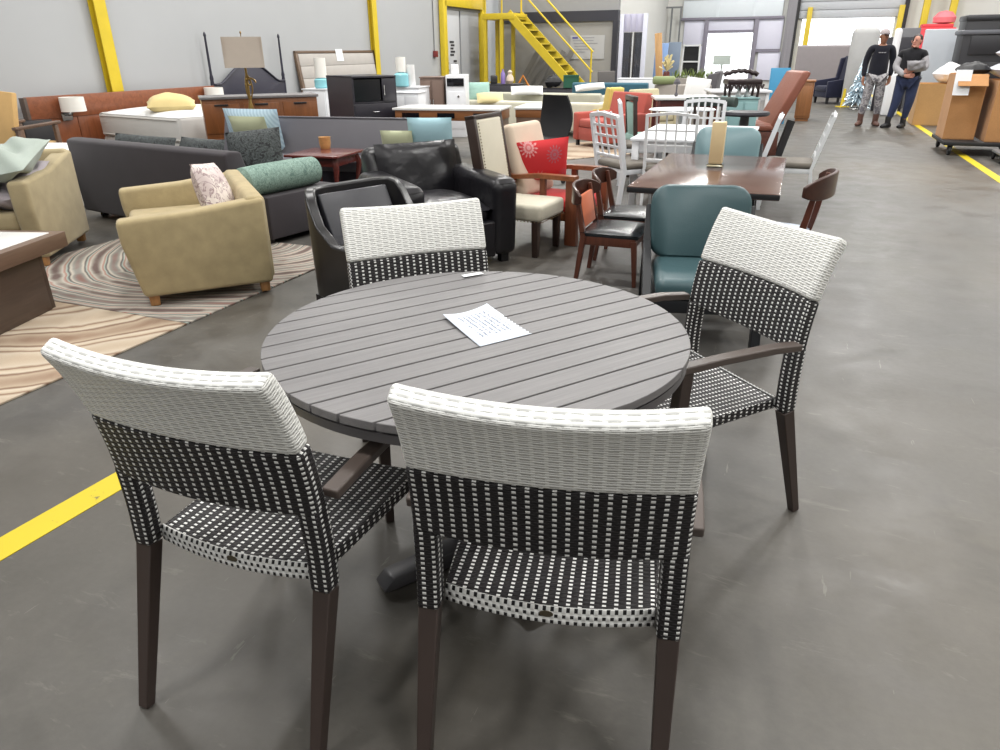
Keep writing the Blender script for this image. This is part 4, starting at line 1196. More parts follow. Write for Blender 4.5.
def lattice_chair(label, c, f, cols=4, rows=4, hb=.46, m=None, thin=False, lean_=10, sz=.42):
    m = m or M['white_lac']
    t = thing('lattice_chair', label, 'chair', on(c, 0), ang(f[0], f[1]), 'white lattice back chairs')
    W = .44; bar = .009 if thin else .013
    mt = Matrix.Translation((0, -.20, sz)) @ Matrix.Rotation(R_(lean_), 4, 'X')
    s = B()
    for k in range(1, cols): s.box((-W / 2 + W * k / cols, 0, .08 + hb / 2), (bar * 1.6, bar, hb - .08))
    for k in range(1, rows): s.box((0, .001, .10 + (hb - .10) * k / rows), (W - .02, bar, bar * 1.6))
    s.move(mt).build('lattice', m, t)
    s = B()
    rt = .012 if thin else .018
    s.path([(-W / 2, 0, hb - .005), (0, -.008, hb + .018), (W / 2, 0, hb - .005)], [(rt, rt)] * 3, square=True, side=(0, 1, 0))
    s.move(mt).build('top_rail', m, t)
    s = B(); s.box((0, 0, .10), (W, .022, .03), bev=.003); s.move(mt).build('lower_rail', m, t)
    for x in (-W / 2, W / 2):
        s = B(); tp = mt @ Vector((x, 0, hb)); s.path([tp, (x, -.20, sz - .02), (x, -.25, 0)], [(rt, rt), (rt * 1.15, rt * 1.2), (rt * .85, rt * .85)], square=True, side=(1, 0, 0)); s.build('leg', m, t)
        s = B(); s.path([(x, .20, sz - .03), (x, .215, 0)], [(rt * 1.1, rt * 1.1), (rt * .8, rt * .8)], square=True, side=(1, 0, 0)); s.build('leg', m, t)
    s = B(); s.box((0, 0, sz - .035), (W, .42, .045), bev=.004); s.build('seat_rail', m, t)
    s = B(); s.box((0, .0, sz + .015), (W + .02, .44, .055), bev=.025, seg=3); s.build('seat_pad', M['grey_seat'], t)
    return t
# near side, backs toward us
cn = DY(677, 132, 6.35); cn.z = 0
lattice_chair('white lattice chair on the near side of the white table, seen from behind', WT - wn_ * (Lt / 2 + .06) + we * (-.12), wn_, 5, 3, .50, M['white_met'], True, 6, .40)
lattice_chair('white lattice chair on the far side of the white table, facing it', WT + wn_ * (Lt / 2 + .22) + we * (-.10), -wn_, 6, 2, .46, M['white_lac'], False, 8)
lattice_chair('white lattice chair left of the white table, back half turned to the viewer', G(628, 171, .36), (.87, .40), 4, 4, .47, M['white_lac'], False, 12)
cL = G(656, 158, .36)
lattice_chair('white chair left of the white table, beyond the first lattice chair', cL + Vector((-.05, .60, 0)), (.99, -.12), 4, 4, .47, M['white_lac'], False, 9)
cR = G(756, 148, .42)
lattice_chair('white lattice chair at the right end of the white table, edge on', G(738, 165, .38), (-.93, .36), 4, 4, .47, M['white_lac'], False, 16, .38)
lattice_chair('thin white metal chair standing apart in the aisle, right of the white table', G(789, 164, .38), (-.93, .36), 4, 4, .48, M['white_met'], True, 16, .38)

# ---- coral armchair, yellow wing panel, cream sofas, mesh office chair
M['coral'] = fabric('coral red upholstery', (172, 84, 74), .08, 200, .85, .2)
def club(name, label, c, f, m, W=.72, D=.70, ha=.50, hb=.72, leg=M['black_sat'], grp=None):
    t = thing(name, label, 'armchair', on(c, 0), ang(f[0], f[1]), grp)
    s = B(); s.side_prism([(-D / 2, .10), (-D / 2 - .05, hb), (-D / 2 + .08, hb + .01), (-D / 2 + .18, .38), (-D / 2 + .18, .10)], -W / 2 + .03, W / 2 - .03, .03, 3); s.build('backrest', m, t)
    for sg in (-1, 1):
        s = B(); s.box((sg * (W / 2 - .07), .01, .10 + (ha - .10) / 2), (.13, D, ha - .10), bev=.035, seg=3); s.build('arm', m, t)
    s = B(); s.box((0, .06, .36), (W - .27, D - .14, .13), bev=.04, seg=3); s.build('seat_cushion', m, t)
    s = B(); s.box((0, .02, .20), (W - .2, D - .08, .19), bev=.01); s.build('seat_base', m, t)
    for x in (-W / 2 + .07, W / 2 - .07):
        for y in (-D / 2 + .06, D / 2 - .06):
            s = B(); s.box((x, y, .055), (.045, .045, .11)); s.build('leg', leg, t)
    return t
g = G(612, 149)
club('coral_armchair', 'coral red armchair before the yellow panel and cream sofas', g + Vector((.02, .35, 0)), (-.85, -.52), M['coral'], .90, .86, .52, .80)
M['yellow_fab'] = fabric('straw yellow fabric', (214, 190, 108), .08, 200, .9, .2)
M['cream_sofa'] = fabric('cream sofa fabric', (208, 204, 186), .05, 200, .9, .2)
M['grey_cream'] = fabric('greyish cream fabric', (184, 182, 166), .05, 200, .9, .2)
def sofa(label, a, b_, h, m, depth=.85, front=False, name='sofa', seat=True, grp=None, arms=True):
    """a, b_: the ends of the top edge that we see; front: seat toward us"""
    e = (b_ - a); e.z = 0; W = e.length; e.normalize(); nb = Vector((-e.y, e.x, 0))
    sg = -1 if front else 1
    c = (a + b_) / 2 + nb * sg * depth / 2
    t = thing(name, label, 'sofa', on(c, 0), math.atan2(e.y, e.x) + (PI if front else 0), grp)
    s = B(); s.side_prism([(-depth / 2 + .02, .08), (-depth / 2, h - .03), (-depth / 2 + .05, h), (-depth / 2 + .15, h - .01), (-depth / 2 + .24, .40), (-depth / 2 + .24, .08)], -W / 2, W / 2, .025, 3); s.build('backrest', m, t)
    s = B(); s.box((0, .08, .20), (W - .04, depth - .2, .24), bev=.02); s.build('seat_base', m, t)
    n = max(1, round(W / .75))
    for k in range(n):
        s = B(); s.box((-W / 2 + W / n * (k + .5), .12, .385), (W / n - (.03 if 0 < k < n - 1 else .1), depth - .28, .14), bev=.04, seg=3); s.build('seat_cushion', m, t)
    if arms:
        for x in (-W / 2 + .08, W / 2 - .08):
            s = B(); s.box((x, .06, .33), (.16, depth - .12, .50), bev=.045, seg=3); s.build('arm', m, t)
    for x in (-W / 2 + .08, W / 2 - .08):
        for y in (-depth / 2 + .08, depth / 2 - .08):
            s = B(); s.box((x, y, .045), (.05, .05, .09)); s.build('leg', M['black_sat'], t)
    return t
sofa('long cream sofa with its back to us behind the white topped desk', G(418, 98.5, .58), G(603, 103, .58), .58, M['cream_sofa'], .80)
sofa('second long cream sofa behind the first one, cushions along its back', G(470, 91.5, .64), G(600, 93.5, .64), .64, M['grey_cream'], .80)
M['white_cot'] = fabric('white cotton', (226, 226, 226), .03, 200, .9, .2)
t = thing('yellow_armchair', 'straw yellow winged armchair at the end of the cream sofas', 'armchair', on(DY(606, 125, 13.2), 0), .5)
t.scale = (.58, .7, .85)
s = B(); s.box((0, -.30, .55), (.46, .14, .90), (R_(5), 0, 0), .05, 3); s.build('backrest', M['yellow_fab'], t)
for x in (-.22, .22):
    s = B(); s.side_prism([(-.34, .12), (-.38, .98), (-.22, 1.0), (-.10, .60), (.30, .56), (.30, .12)], x - .05, x + .05, .02, 3); s.build('wing', M['yellow_fab'], t)
s = B(); s.box((0, .0, .27), (.40, .60, .30), bev=.04, seg=3); s.build('seat', M['yellow_fab'], t)
for x in (-.2, .2):
    for y in (-.28, .26):
        s = B(); s.box((x, y, .06), (.04, .04, .12)); s.build('leg', M['black_sat'], t)
M['mesh_black'] = paint('black mesh', (22, 22, 26), .6, 0, .15, 200)
mc = DY(540, 140, 8.6)
t = thing('office_chair', 'black mesh back office chair turned away beside the cream sofa', 'chair', on(mc, 0), 2.4)
s = B(); rings = []
for k in range(9):
    q = k / 8; z = .46 + .50 * q; hw = .19 + .05 * math.sin(q * PI) - .02 * q; yb = -.22 - .07 * math.sin(q * 2.6)
    rings.append([Vector((x * hw, yb - .05 * (1 - x * x) * -1 * .6, z)) for x in [-1 + i / 4 for i in range(9)]] + [Vector((x * hw, yb - .025 + .03 * (1 - x * x), z)) for x in [1 - i / 4 for i in range(9)]])
s.loft(rings); s.build('mesh_back', M['mesh_black'], t)
s = B(); s.box((0, .03, .47), (.50, .48, .09), bev=.04, seg=3); s.build('seat', M['mesh_black'], t)
s = B(); s.tube((0, 0, .10), (0, 0, .44), .03); s.path([(0, -.05, .42), (0, -.24, .45), (0, -.27, .60)], .025); s.build('column', M['black_sat'], t)
for k in range(5):
    a_ = k * 2 * PI / 5; s = B(); s.path([(0, 0, .12), (.28 * math.cos(a_), .28 * math.sin(a_), .07)], [.025, .016]); s.lathe([(.028, -.02), (.028, .02)], c=(.28 * math.cos(a_), .28 * math.sin(a_), .028), rot=(PI / 2, 0, a_)); s.build('caster_leg', M['black_sat'], t)

# ---- long desk with a white top
M['desk_wood'] = wood('honey brown desk wood', (138, 88, 50), .4, 'X', .6, .75)
ZD = .68
a, b_, cc = G(392, 108, ZD), G(500, 109, ZD), G(534, 104, ZD)
e = (b_ - a).normalized(); nb = Vector((-e.y, e.x, 0)); Ld = (b_ - a).length
t = thing('desk', 'long honey brown desk with a white top and painted drawer shadows', 'desk', on((a + b_) / 2 + nb * .38, 0), math.atan2(e.y, e.x))
s = B(); s.box((0, 0, ZD - .015), (Ld, .76, .03), bev=.004); s.build('desk_top', M['white_top'], t)
s = B(); s.box((0, 0, ZD - .10), (Ld - .06, .70, .14), bev=.003); s.build('frame', M['desk_wood'], t)
for k in range(3):
    s = B(); s.box((-Ld / 3 + k * Ld / 3, -.352, ZD - .10), (.26, .012, .07)); s.build('drawer_shade', M['glass_and_shade'], t)  # shadows of the drawer recesses laid on as flat dark strips
for x in (-Ld / 2 + .06, Ld / 2 - .06):
    s = B(); s.box((x, 0, (ZD - .17) / 2), (.04, .66, ZD - .17), bev=.003); s.build('end_panel', M['brown_lam'], t)
# its return
t = thing('side_desk', 'short brown return desk at the right end of the long desk', 'desk', on(b_ + (cc - b_) * .5 + Vector((.24, .10, 0)), 0), math.atan2(e.y, e.x))
s = B(); s.box((0, .12, ZD - .015), (.46, .9, .03), bev=.004); s.build('desk_top', M['white_top'], t)
s = B(); s.box((0, .12, ZD - .085), (.42, .86, .11), bev=.003); s.build('frame', M['desk_wood'], t)
for y in (-.28, .50):
    s = B(); s.box((0, y, (ZD - .14) / 2), (.40, .035, ZD - .14), bev=.003); s.build('end_panel', M['brown_lam'], t)
# ================================================================== far end: wall columns, doors, office, stairs, dock
def wall_box(name, u0, u1, z0, z1, m, th=.12, out=0.0, label=None, cat=None, kind=None, parent=None, v=V0):
    s = B(); s.box((out + th / 2, 0, (z0 + z1) / 2), (th, abs(u1 - u0), abs(z1 - z0)), bev=.004)
    o = s.build(name, m, parent, FU((u0 + u1) / 2, v, 0), RZ_AIS)
    if label: tag(o, label, cat)
    if kind: tag(o, kind=kind)
    return o
M['frame_steel'] = paint('grey steel trim', (120, 122, 124), .45, .2, .06)
# the yellow columns on the left wall
for px, lb in ((101, 'yellow steel column on the left wall above the wooden headboard'), (372, 'yellow steel column on the left wall beside the channelled headboard')):
    u = on_left(px, 40)[0]
    t = thing('steel_column', lb, 'column', FU(u, V0 + .012, 0), RZ_AIS, 'yellow wall columns')
    s = B(); s.box((.11, 0, CH / 2), (.012, .20, CH)); s.box((.005, 0, CH / 2), (.012, .20, CH)); s.box((.06, 0, CH / 2), (.10, .012, CH)); s.build('beam', M['yellow'], t)
    s = B(); s.box((.06, 0, .012), (.26, .30, .024), bev=.003); s.build('base_plate', M['yellow'], t)
    s = B(); s.box((.0, .17, CH / 2), (.02, .05, CH)); s.build('seam_strip', M['frame_steel'], t)
# yellow framed doorway
uL, uR = on_left(441, 40)[0], on_left(480, 40)[0]
zt = on_left(460, 3)[1]
t = thing('door_frame', 'yellow steel door frame with two black notices inside it on the left wall', 'door frame', FU((uL + uR) / 2, V0 + .012, 0), RZ_AIS)
hw = (uR - uL) / 2
for y, w_ in ((-hw, .22), (hw, .30)):
    s = B(); s.box((.08, y, (zt + .2) / 2), (.14, w_, zt + .2), bev=.004); s.build('jamb', M['yellow'], t)
s = B(); s.box((.08, 0, zt + .02), (.14, 2 * hw, .30), bev=.004); s.build('lintel', M['yellow'], t)
M['door_grey'] = paint('grey door leaf', (158, 160, 164), .55, 0, .03)
M['door_light'] = paint('light door panel', (190, 192, 196), .55, 0, .03)
s = B(); s.box((.02, -hw * .55, zt / 2), (.03, hw * .75, zt - .1), bev=.002); s.build('side_light', M['door_light'], t)
s = B(); s.box((.03, hw * .35, zt / 2 - .03), (.04, hw * .95, zt - .2), bev=.002); s.build('door_leaf', M['door_grey'], t)
s = B(); s.box((.04, 0, zt - .16), (.05, 2 * hw - .2, .1)); s.build('head_trim', M['frame_steel'], t)
M['ink'] = paint('black notice ink', (42, 42, 46), .6, 0, .05)
for y, z, w_, h_ in ((-hw * .56, 1.50, .30, .42), (-hw * .80, 1.02, .12, .46), (-hw * .42, .98, .22, .46)):
    s = B()
    nrow = 5
    for k in range(nrow):
        s.box((.040, y + (.03 if k % 2 else -.02), z + h_ / 2 - (k + .5) * h_ / nrow), (.006, w_ * (.95 - .15 * (k % 3)), h_ / nrow * .62))
    s.build('notice', M['ink'], t)
# fire call point with conduit
M['red_box'] = paint('dark red box', (118, 44, 44), .45, 0, .1)
u, z = on_left(434, 54)
t = thing('call_point', 'small dark red call point at the foot of a conduit on the left wall', 'alarm', FU(u, V0, z), RZ_AIS)
s = B(); s.box((.05, 0, 0), (.08, .16, .16), bev=.01); s.build('box', M['red_box'], t)
s = B(); s.tube((.02, 0, .08), (.02, 0, CH - z - .3), .012); s.build('conduit', M['frame_steel'], t)

# ---- office block with a dark band
UO = 23.4
vo1 = on_far(617, 40, UO)[0]; vo0 = V0 + .3
M['office'] = paint('warm grey office wall', (150, 148, 144), .65, 0, .03)
M['office_up'] = paint('grey office wall above the band', (146, 146, 146), .65, 0, .03)
M['dark_band'] = paint('dark charcoal band', (50, 50, 58), .5, 0, .05)
zb0, zb1 = on_far(560, 22.0, UO)[1], on_far(560, 11.5, UO)[1]
s = B(); s.box(((vo0 + vo1) / 2, 0, zb0 / 2), (vo1 - vo0, .2, zb0)); o = s.build('wall_office', M['office'], None, FU(UO + .1, 0), RZ_AIS); tag(o, kind='structure')
s = B(); s.box(((vo0 + vo1) / 2, 0, (zb1 + CH) / 2), (vo1 - vo0, .2, CH - zb1)); o = s.build('wall_office_upper', M['office_up'], None, FU(UO + .1, 0), RZ_AIS); tag(o, kind='structure')
s = B(); s.box(((vo0 + vo1) / 2, -.03, (zb0 + zb1) / 2), (vo1 - vo0 + .02, .26, zb1 - zb0)); o = s.build('trim_1', M['dark_band'], None, FU(UO + .1, 0), RZ_AIS); tag(o, kind='structure')
s = B(); s.box((vo1 - .06, -.03, zb0 / 2), (.16, .26, zb0)); o = s.build('trim_2', M['dark_band'], None, FU(UO + .1, 0), RZ_AIS); tag(o, kind='structure')
# side wall of the office, running back to the dock
s = B(); s.box((0, 0, CH / 2), (.16, U1 - UO - .2, CH)); o = s.build('wall_office_side', M['wall_far'], None, FU((UO + U1) / 2 + .1, vo1 + .02 - .08), RZ_AIS); tag(o, kind='structure')
# poster on the office wall
M['poster'] = NT('printed poster'); tt = M['poster']; v_ = tt.coord('UV'); tt.col(srgb(176, 176, 176)); tt.set(.5); M['poster'] = tt.m
q0, q1 = on_far(570, 59, UO), on_far(605, 35, UO)
t = thing('poster', 'pale printed poster on the office wall behind the yellow stairs', 'poster', FU(UO - .012, (q0[0] + q1[0]) / 2, (q0[1] + q1[1]) / 2), RZ_AIS)
pw, ph_ = q1[0] - q0[0], q1[1] - q0[1]
s = B(); s.box((0, 0, 0), (pw, .012, ph_)); s.build('sheet', M['poster'], t)
M['poster_ink'] = paint('blue poster ink', (86, 84, 140), .6, 0, .05); M['poster_grey'] = paint('grey poster ink', (140, 140, 146), .6, 0, .05)
s = B(); s.box((-pw * .36, -.009, ph_ * .40), (pw * .16, .006, ph_ * .08)); s.build('heading_mark', M['poster_ink'], t)
s = B()
for k, (x, w_) in enumerate(((.0, .4), (-.12, .6), (-.05, .7), (-.15, .45), (-.08, .6), (-.2, .3))): s.box((pw * x, -.008, ph_ * (.40 - .12 * k)), (pw * w_, .005, ph_ * .028))
s.build('print_line', M['poster_grey'], t)

# ---- yellow stairs
US = 21.6
def SV(px, py, u=US):
    q = on_far(px, py, u); return Vector((q[0], 0, q[1]))
t = thing('staircase', 'yellow steel staircase with handrails climbing to a platform before the office', 'stairs', FU(US, 0, 0), RZ_AIS)
top = SV(508, 13); bot = SV(561, 73)
dirn = (bot - top); k = top.z / -(dirn.z); foot = top + dirn * k
SWd = 1.0
for y in (0, SWd):
    s = B(); s.path([foot + Vector((0, y, .0)), top + Vector((0, y, 0))], [(.03, .11)] * 2, square=True, side=(0, 1, 0)); s.build('stringer', M['yellow'], t)
M['tread'] = paint('dark tread', (70, 66, 52), .6, 0, .1)
n = 13
for i in range(n):
    p = foot + (top - foot) * ((i + .6) / n)
    s = B(); s.box((p.x, SWd / 2, p.z), (.27, SWd - .04, .03)); s.box((p.x + .125, SWd / 2, p.z), (.03, SWd - .04, .05)); o = s.build('tread', M['yellow'] if i % 1 else M['tread'], t)
    s = B(); s.box((p.x + .14, SWd / 2, p.z + .004), (.035, SWd - .05, .045)); s.build('nosing', M['yellow'], o)
for y in (SWd,):
    up = Vector((0, y, 1.2)); d = (foot - top).normalized()
    a_, b__ = top + up, foot + up - d * .25
    s = B(); s.path([a_ - d * 1.2 + Vector((0, 0, 0)), b__], .028, 10); s.path([a_ + Vector((0, 0, -.55)), b__ + Vector((0, 0, -.55))], .026, 10)
    for q in (0.02, .98): p = top.lerp(foot - d * .25, q) + Vector((0, y, 0)); s.tube(p, p + Vector((0, 0, 1.2)), .026)
    s.build('handrail', M['yellow'], t)
# platform
pl0 = SV(483, 15); pl1 = SV(515, 13)
zp = top.z
s = B(); s.box(((pl0.x + pl1.x) / 2, SWd / 2, zp - .08), (pl1.x - pl0.x, SWd + .1, .16), bev=.004); s.build('platform', M['yellow'], t)
for x in (pl0.x + .06, pl1.x - .42):
    for y in (0.02, SWd - .02):
        s = B(); s.box((x, y, zp / 2), (.10, .10, zp)); s.build('post', M['yellow'], t)
s = B()
for z in (.40, .55): s.box(((pl0.x + pl1.x - .36) / 2, .02, z), (pl1.x - pl0.x - .36, .05, .06))
s.build('brace', M['yellow'], t)
s = B()
for x in (pl0.x + .06, pl1.x - .42): s.tube((x, .02, zp), (x, .02, zp + 1.05), .024)
for z in (.5, 1.03): s.tube((pl0.x + .06, .02, zp + z), (pl1.x - .42, .02, zp + z), .024)
s.build('guard_rail', M['yellow'], t)
M['galv'] = paint('grey brushed sheet steel', (132, 130, 128), .4, .3, .12, 3)
q0, q1 = SV(520, 75, 22.9), SV(552, 40, 22.9)
# diagonal boards leaning under the stairs
for k in range(5):
    x0 = SV(521 + 8 * k, 70, 22.6).x
    s = B(); s.box((0, 0, .75), (.16, .02, 1.55), (0, R_(32), 0)); o = s.build('leaning_board', M['galv'], None, FU(23.05 + .05 * k, x0, 0), RZ_AIS)
    tag(o, ['first grey board leaning under the yellow stairs from the left', 'second grey board leaning under the yellow stairs', 'middle grey board leaning under the yellow stairs', 'fourth grey board leaning under the yellow stairs', 'rightmost grey board leaning under the yellow stairs'][k], 'board', 'grey boards under the stairs')

# ---- glass entrance at the office corner and steel panels
M['white_post'] = paint('white entrance post', (206, 208, 222), .45, 0, .03)
M['grid_panel'] = paint('pale grid panel', (186, 184, 204), .6, 0, .05)
M['mirror_dark'] = glass('dark entrance glass', (90, 92, 100), .05)
u_e = 23.2
e0, e1, zt_, zm = on_far(618.5, 60, u_e)[0], on_far(641, 60, u_e)[0], on_far(630, 14, u_e)[1], on_far(630, 32, u_e)[1]
t = thing('glass_entrance', 'white framed glass entrance beside the office corner', 'entrance', FU(u_e, (e0 + e1) / 2 + .06, 0), RZ_AIS)
we_ = e1 - e0
for x, w_ in ((-we_ / 2, .12), (we_ / 2, .12)):
    s = B(); s.box((x, 0, zt_ / 2), (w_, .14, zt_), bev=.004); s.build('post', M['white_post'], t)
s = B(); s.box((0, 0, (zt_ + zm) / 2), (we_ - .13, .10, zt_ - zm), bev=.003)
for k in range(4): s.box((-we_ / 2 + we_ * (k + .5) / 4, -.06, (zt_ + zm) / 2), (.012, .03, zt_ - zm - .02))
s.build('transom_panel', M['grid_panel'], t)
for sg in (-1, 1):
    s = B(); s.box((sg * we_ * .23, .0, zm / 2), (we_ * .40, .02, zm - .02)); p = s.build('glass_door', M['mirror_dark'], t)
    s = B(); s.box((sg * we_ * .08, -.02, zm / 2), (.05, .05, zm - .02), bev=.003); s.build('stile', M['black_sat'], p)

# ---- dock wall with openings (real holes, daylight beyond)
M['panel_blue'] = paint('pale blue grey dock panel', (226, 234, 240), .5, 0, .03)
M['lav'] = paint('pale lavender dock panel', (222, 222, 238), .5, 0, .03)
M['dock_frame'] = paint('grey violet dock frame', (132, 128, 142), .5, 0, .05)
def far_wall_pieces(cuts, z1):
    """boxes of the far wall between the openings; cuts: (v0, v1, ztop, zbot)"""
    s = B(); v = vo1; cuts = sorted(cuts)
    for a_, b__, zt_, zb_ in cuts:
        s.box(((v + a_) / 2, 0, CH / 2), (a_ - v, .24, CH))
        s.box(((a_ + b__) / 2, 0, (zt_ + CH) / 2), (b__ - a_, .24, CH - zt_))
        if zb_ > 0: s.box(((a_ + b__) / 2, 0, zb_ / 2), (b__ - a_, .24, zb_))
        v = b__
    s.box(((v + V1) / 2, 0, CH / 2), (V1 - v, .24, CH))
    return s
D1 = (on_far(706, 50)[0], on_far(751, 50)[0], on_far(728, 33)[1], 0)
D2 = (on_far(801, 30)[0], on_far(893, 30)[0], on_far(845, 18)[1], .0)
o = far_wall_pieces([D1, D2], CH).build('wall_far', M['wall_far'], None, FU(U1 + .12, 0), RZ_AIS); tag(o, kind='structure')
def far_panel(name, x0, y0, x1, y1, m, label, cat, out=.03, th=.05, u=U1):
    a_, z0 = on_far(x0, y1, u); b__, _ = on_far(x1, y1, u); _, z1 = on_far((x0 + x1) / 2, y0, u)
    s = B(); s.box(((a_ + b__) / 2, -out, (z0 + z1) / 2), (b__ - a_, th, z1 - z0), bev=.004)
    return s.build(name, m, None, FU(u, 0), RZ_AIS)
# sectional dock door above the opening
t = thing('dock_door', 'raised pale blue sectional dock door over the bright doorway', 'door', FU(U1 - .06, 0, 0), RZ_AIS)
vL, vR = on_far(682, 20)[0], on_far(783, 16)[0]; zl = on_far(730, 18.5)[1]
for k in range(4):
    s = B(); s.box(((vL + vR) / 2, -.02, zl + .35 + .62 * k), (vR - vL - .06, .07, .60), bev=.01)
    for x in (.36, .72): s.box((vL + (vR - vL) * x, -.06, zl + .35 + .62 * k), (.10, .03, .60))
    s.build('door_section', M['panel_blue'], t)
s = B(); s.box(((vL + vR) / 2, -.04, zl), (vR - vL + .1, .16, .09), bev=.004); s.build('bottom_beam', M['dock_frame'], t)
# panels around the doorway
t = thing('dock_surround', 'lavender panel surround and violet steel frame round the bright doorway', 'door surround', FU(U1 - .06, 0, 0), RZ_AIS)
for x0, y0, x1, y1 in ((683, 21, 703, 45), (704, 20, 753, 32), (755, 18, 780, 49), (755, 52, 777, 80), (683, 46, 700, 80)):
    a_, z0 = on_far(x0, y1); b__, _ = on_far(x1, y1); z1 = on_far((x0 + x1) / 2, y0)[1]
    s = B(); s.box(((a_ + b__) / 2, 0, (z0 + z1) / 2), (b__ - a_, .06, z1 - z0), bev=.004); s.build('panel', M['lav'], t)
for x in (D1[0] - .06, D1[1] + .10):
    s = B(); s.box((x, -.04, zl / 2), (.16, .14, zl), bev=.004); s.build('jamb', M['dock_frame'], t)
s = B(); s.box(((D1[0] + D1[1]) / 2, -.03, D1[2] + .05), (D1[1] - D1[0], .10, .10)); s.box(((D1[1] + vR) / 2 + .05, -.03, on_far(768, 50.5)[1]), (vR - D1[1], .10, .10)); s.build('cross_bar', M['dock_frame'], t)
# column between the doors
t = thing('dock_column', 'grey steel column with a black strip between the two dock doors', 'column', FU(U1 - .14, 0, 0), RZ_AIS)
a_, b__ = on_far(783.5, 40)[0], on_far(793, 40)[0]
s = B(); s.box(((a_ + b__) / 2, 0, CH / 2), (b__ - a_, .24, CH), bev=.004); s.box(((a_ + b__) / 2 - .05, -.13, CH / 2), (.06, .03, CH)); s.build('post', paint('grey violet column', (148, 146, 152), .5, 0, .05), t)
s = B(); s.box((b__ + .03, -.03, CH / 2), (.09, .2, CH)); s.build('seal_strip', M['black_sat'], t)
# second, higher roller door
t = thing('roller_door', 'half raised grey roller door at the right end of the hall', 'door', FU(U1 - .06, 0, 0), RZ_AIS)
M['roller'] = paint('grey roller slats', (190, 194, 200), .5, 0, .04)
s = B(); zz = D2[2]
while zz < CH - .1: s.box(((D2[0] + D2[1]) / 2 + .1, 0, zz + .14), (D2[1] - D2[0] + .5, .07, .27), bev=.02); zz += .28
s.build('curtain', M['roller'], t)
for x, lb in ((D2[0] + .22, 0), (D2[1] + .14, 1)):
    s = B(); s.box((x, -.12, 1.4), (.18, .16, 2.8), bev=.01); s.build('guard_post', M['yellow'], t)
s = B(); s.box((D2[1] + .28, -.08, CH / 2), (.14, .2, CH)); s.build('seal_strip', M['black_sat'], t)
# daylight yard beyond the doors
M['yard'] = paint('pale concrete yard', (200, 200, 196), .8, 0, .05)
s = B(); s.box((0, 0, -.12), (40, 26, .2)); o = s.build('yard_ground', M['yard'], None, FU(U1 + 13.3, 2), RZ_AIS); tag(o, kind='structure')
M['sign_grey'] = paint('grey green box body', (150, 154, 146), .6, 0, .04)
q = on_far(722, 60, U1 + 6); s = B(); s.box((0, 0, 0), (on_far(731, 59, U1 + 6)[0] - on_far(714, 59, U1 + 6)[0], .3, .42), bev=.01)
t = thing('yard_sign', 'grey board on a post in the bright yard outside the doorway', 'sign', FU(U1 + 6, q[0], 0), RZ_AIS)
s.move(Matrix.Translation((0, 0, q[1]))); s.build('board', M['sign_grey'], t)
s = B(); s.box((0, .1, q[1] / 2), (.08, .08, q[1])); s.build('post', M['sign_grey'], t)
# side cladding between the office corner and dock: blue sheets, mirror, leaning ladder rack
M['steel_grey'] = paint('grey cladding', (170, 168, 164), .5, .1, .06)
M['blue_sheet'] = paint('blue board', (132, 164, 214), .5, 0, .05)
M['slate_sheet'] = paint('slate blue board', (118, 132, 150), .5, 0, .06)
u_s = 29.0
def leaning(name, x0, x1, y0, y1, u, m, label, cat, tilt=8, th=.05, roll=0, grp=None):
    a_, z1 = on_far(x0, y0, u); b__, _ = on_far(x1, y0, u)
    s = B(); s.box((0, 0, z1 / 2), (b__ - a_, th, z1), bev=.004)
    o = s.build(name, m, None, FU(u, (a_ + b__) / 2), RZ_AIS); o.rotation_euler = (R_(-tilt), R_(roll), RZ_AIS)
    return tag(o, label, cat, grp)
leaning('board', 655, 668, 43, 80, 26.6, M['blue_sheet'], 'bright blue board leaning by the side cladding', 'board', 6)
leaning('board', 668, 681, 42, 80, 27.4, M['slate_sheet'], 'slate blue board leaning right of the bright blue one', 'board', 5)
leaning('plank', 661, 668, 32, 70, 25.8, M['pine'], 'tall pale plank leaning at a slant before the blue boards', 'plank', 7, .06, -7)
t = thing('rack', 'white metal rack with black shelves left of the bright doorway', 'rack', FU(30.0, on_far(690, 60, 30)[0], 0), RZ_AIS)
wR = (on_far(697, 60, 30)[0] - on_far(680, 60, 30)[0]); zR = on_far(690, 44, 30)[1]
for x in (-wR / 2, wR / 2):
    s = B(); s.path([(x * 1.12, 0, 0), (x * .92, .2, zR)], .03, 8); s.build('upright', M['white_met'], t)
for z in (zR - .05, zR * .62, zR * .3):
    s = B(); s.box((0, .12, z), (wR, .05, .05)); s.build('rail', M['white_met'], t)
s = B(); s.box((0, .30, zR * .5), (wR * .9, .06, zR * .9)); s.build('back_panel', M['mesh_black'], t)
# steel framework on the upper side wall
t = thing('cable_frame', 'thin grey pipe framework on the side cladding above the boards', 'frame', FU(0, 0, 0), RZ_AIS)
for px in (650, 662, 672, 681):
    v_, z1 = on_far(px, 8, U1 - .5); s = B(); s.box((v_, U1 - .4, z1 / 2), (.06, .06, z1)); s.build('upright', M['frame_steel'], t)
a_, z1 = on_far(650, 8, U1 - .5); b__, _ = on_far(682, 8, U1 - .5)
s = B(); s.box(((a_ + b__) / 2, U1 - .4, z1), (b__ - a_, .06, .06)); s.build('crossbar', M['frame_steel'], t)
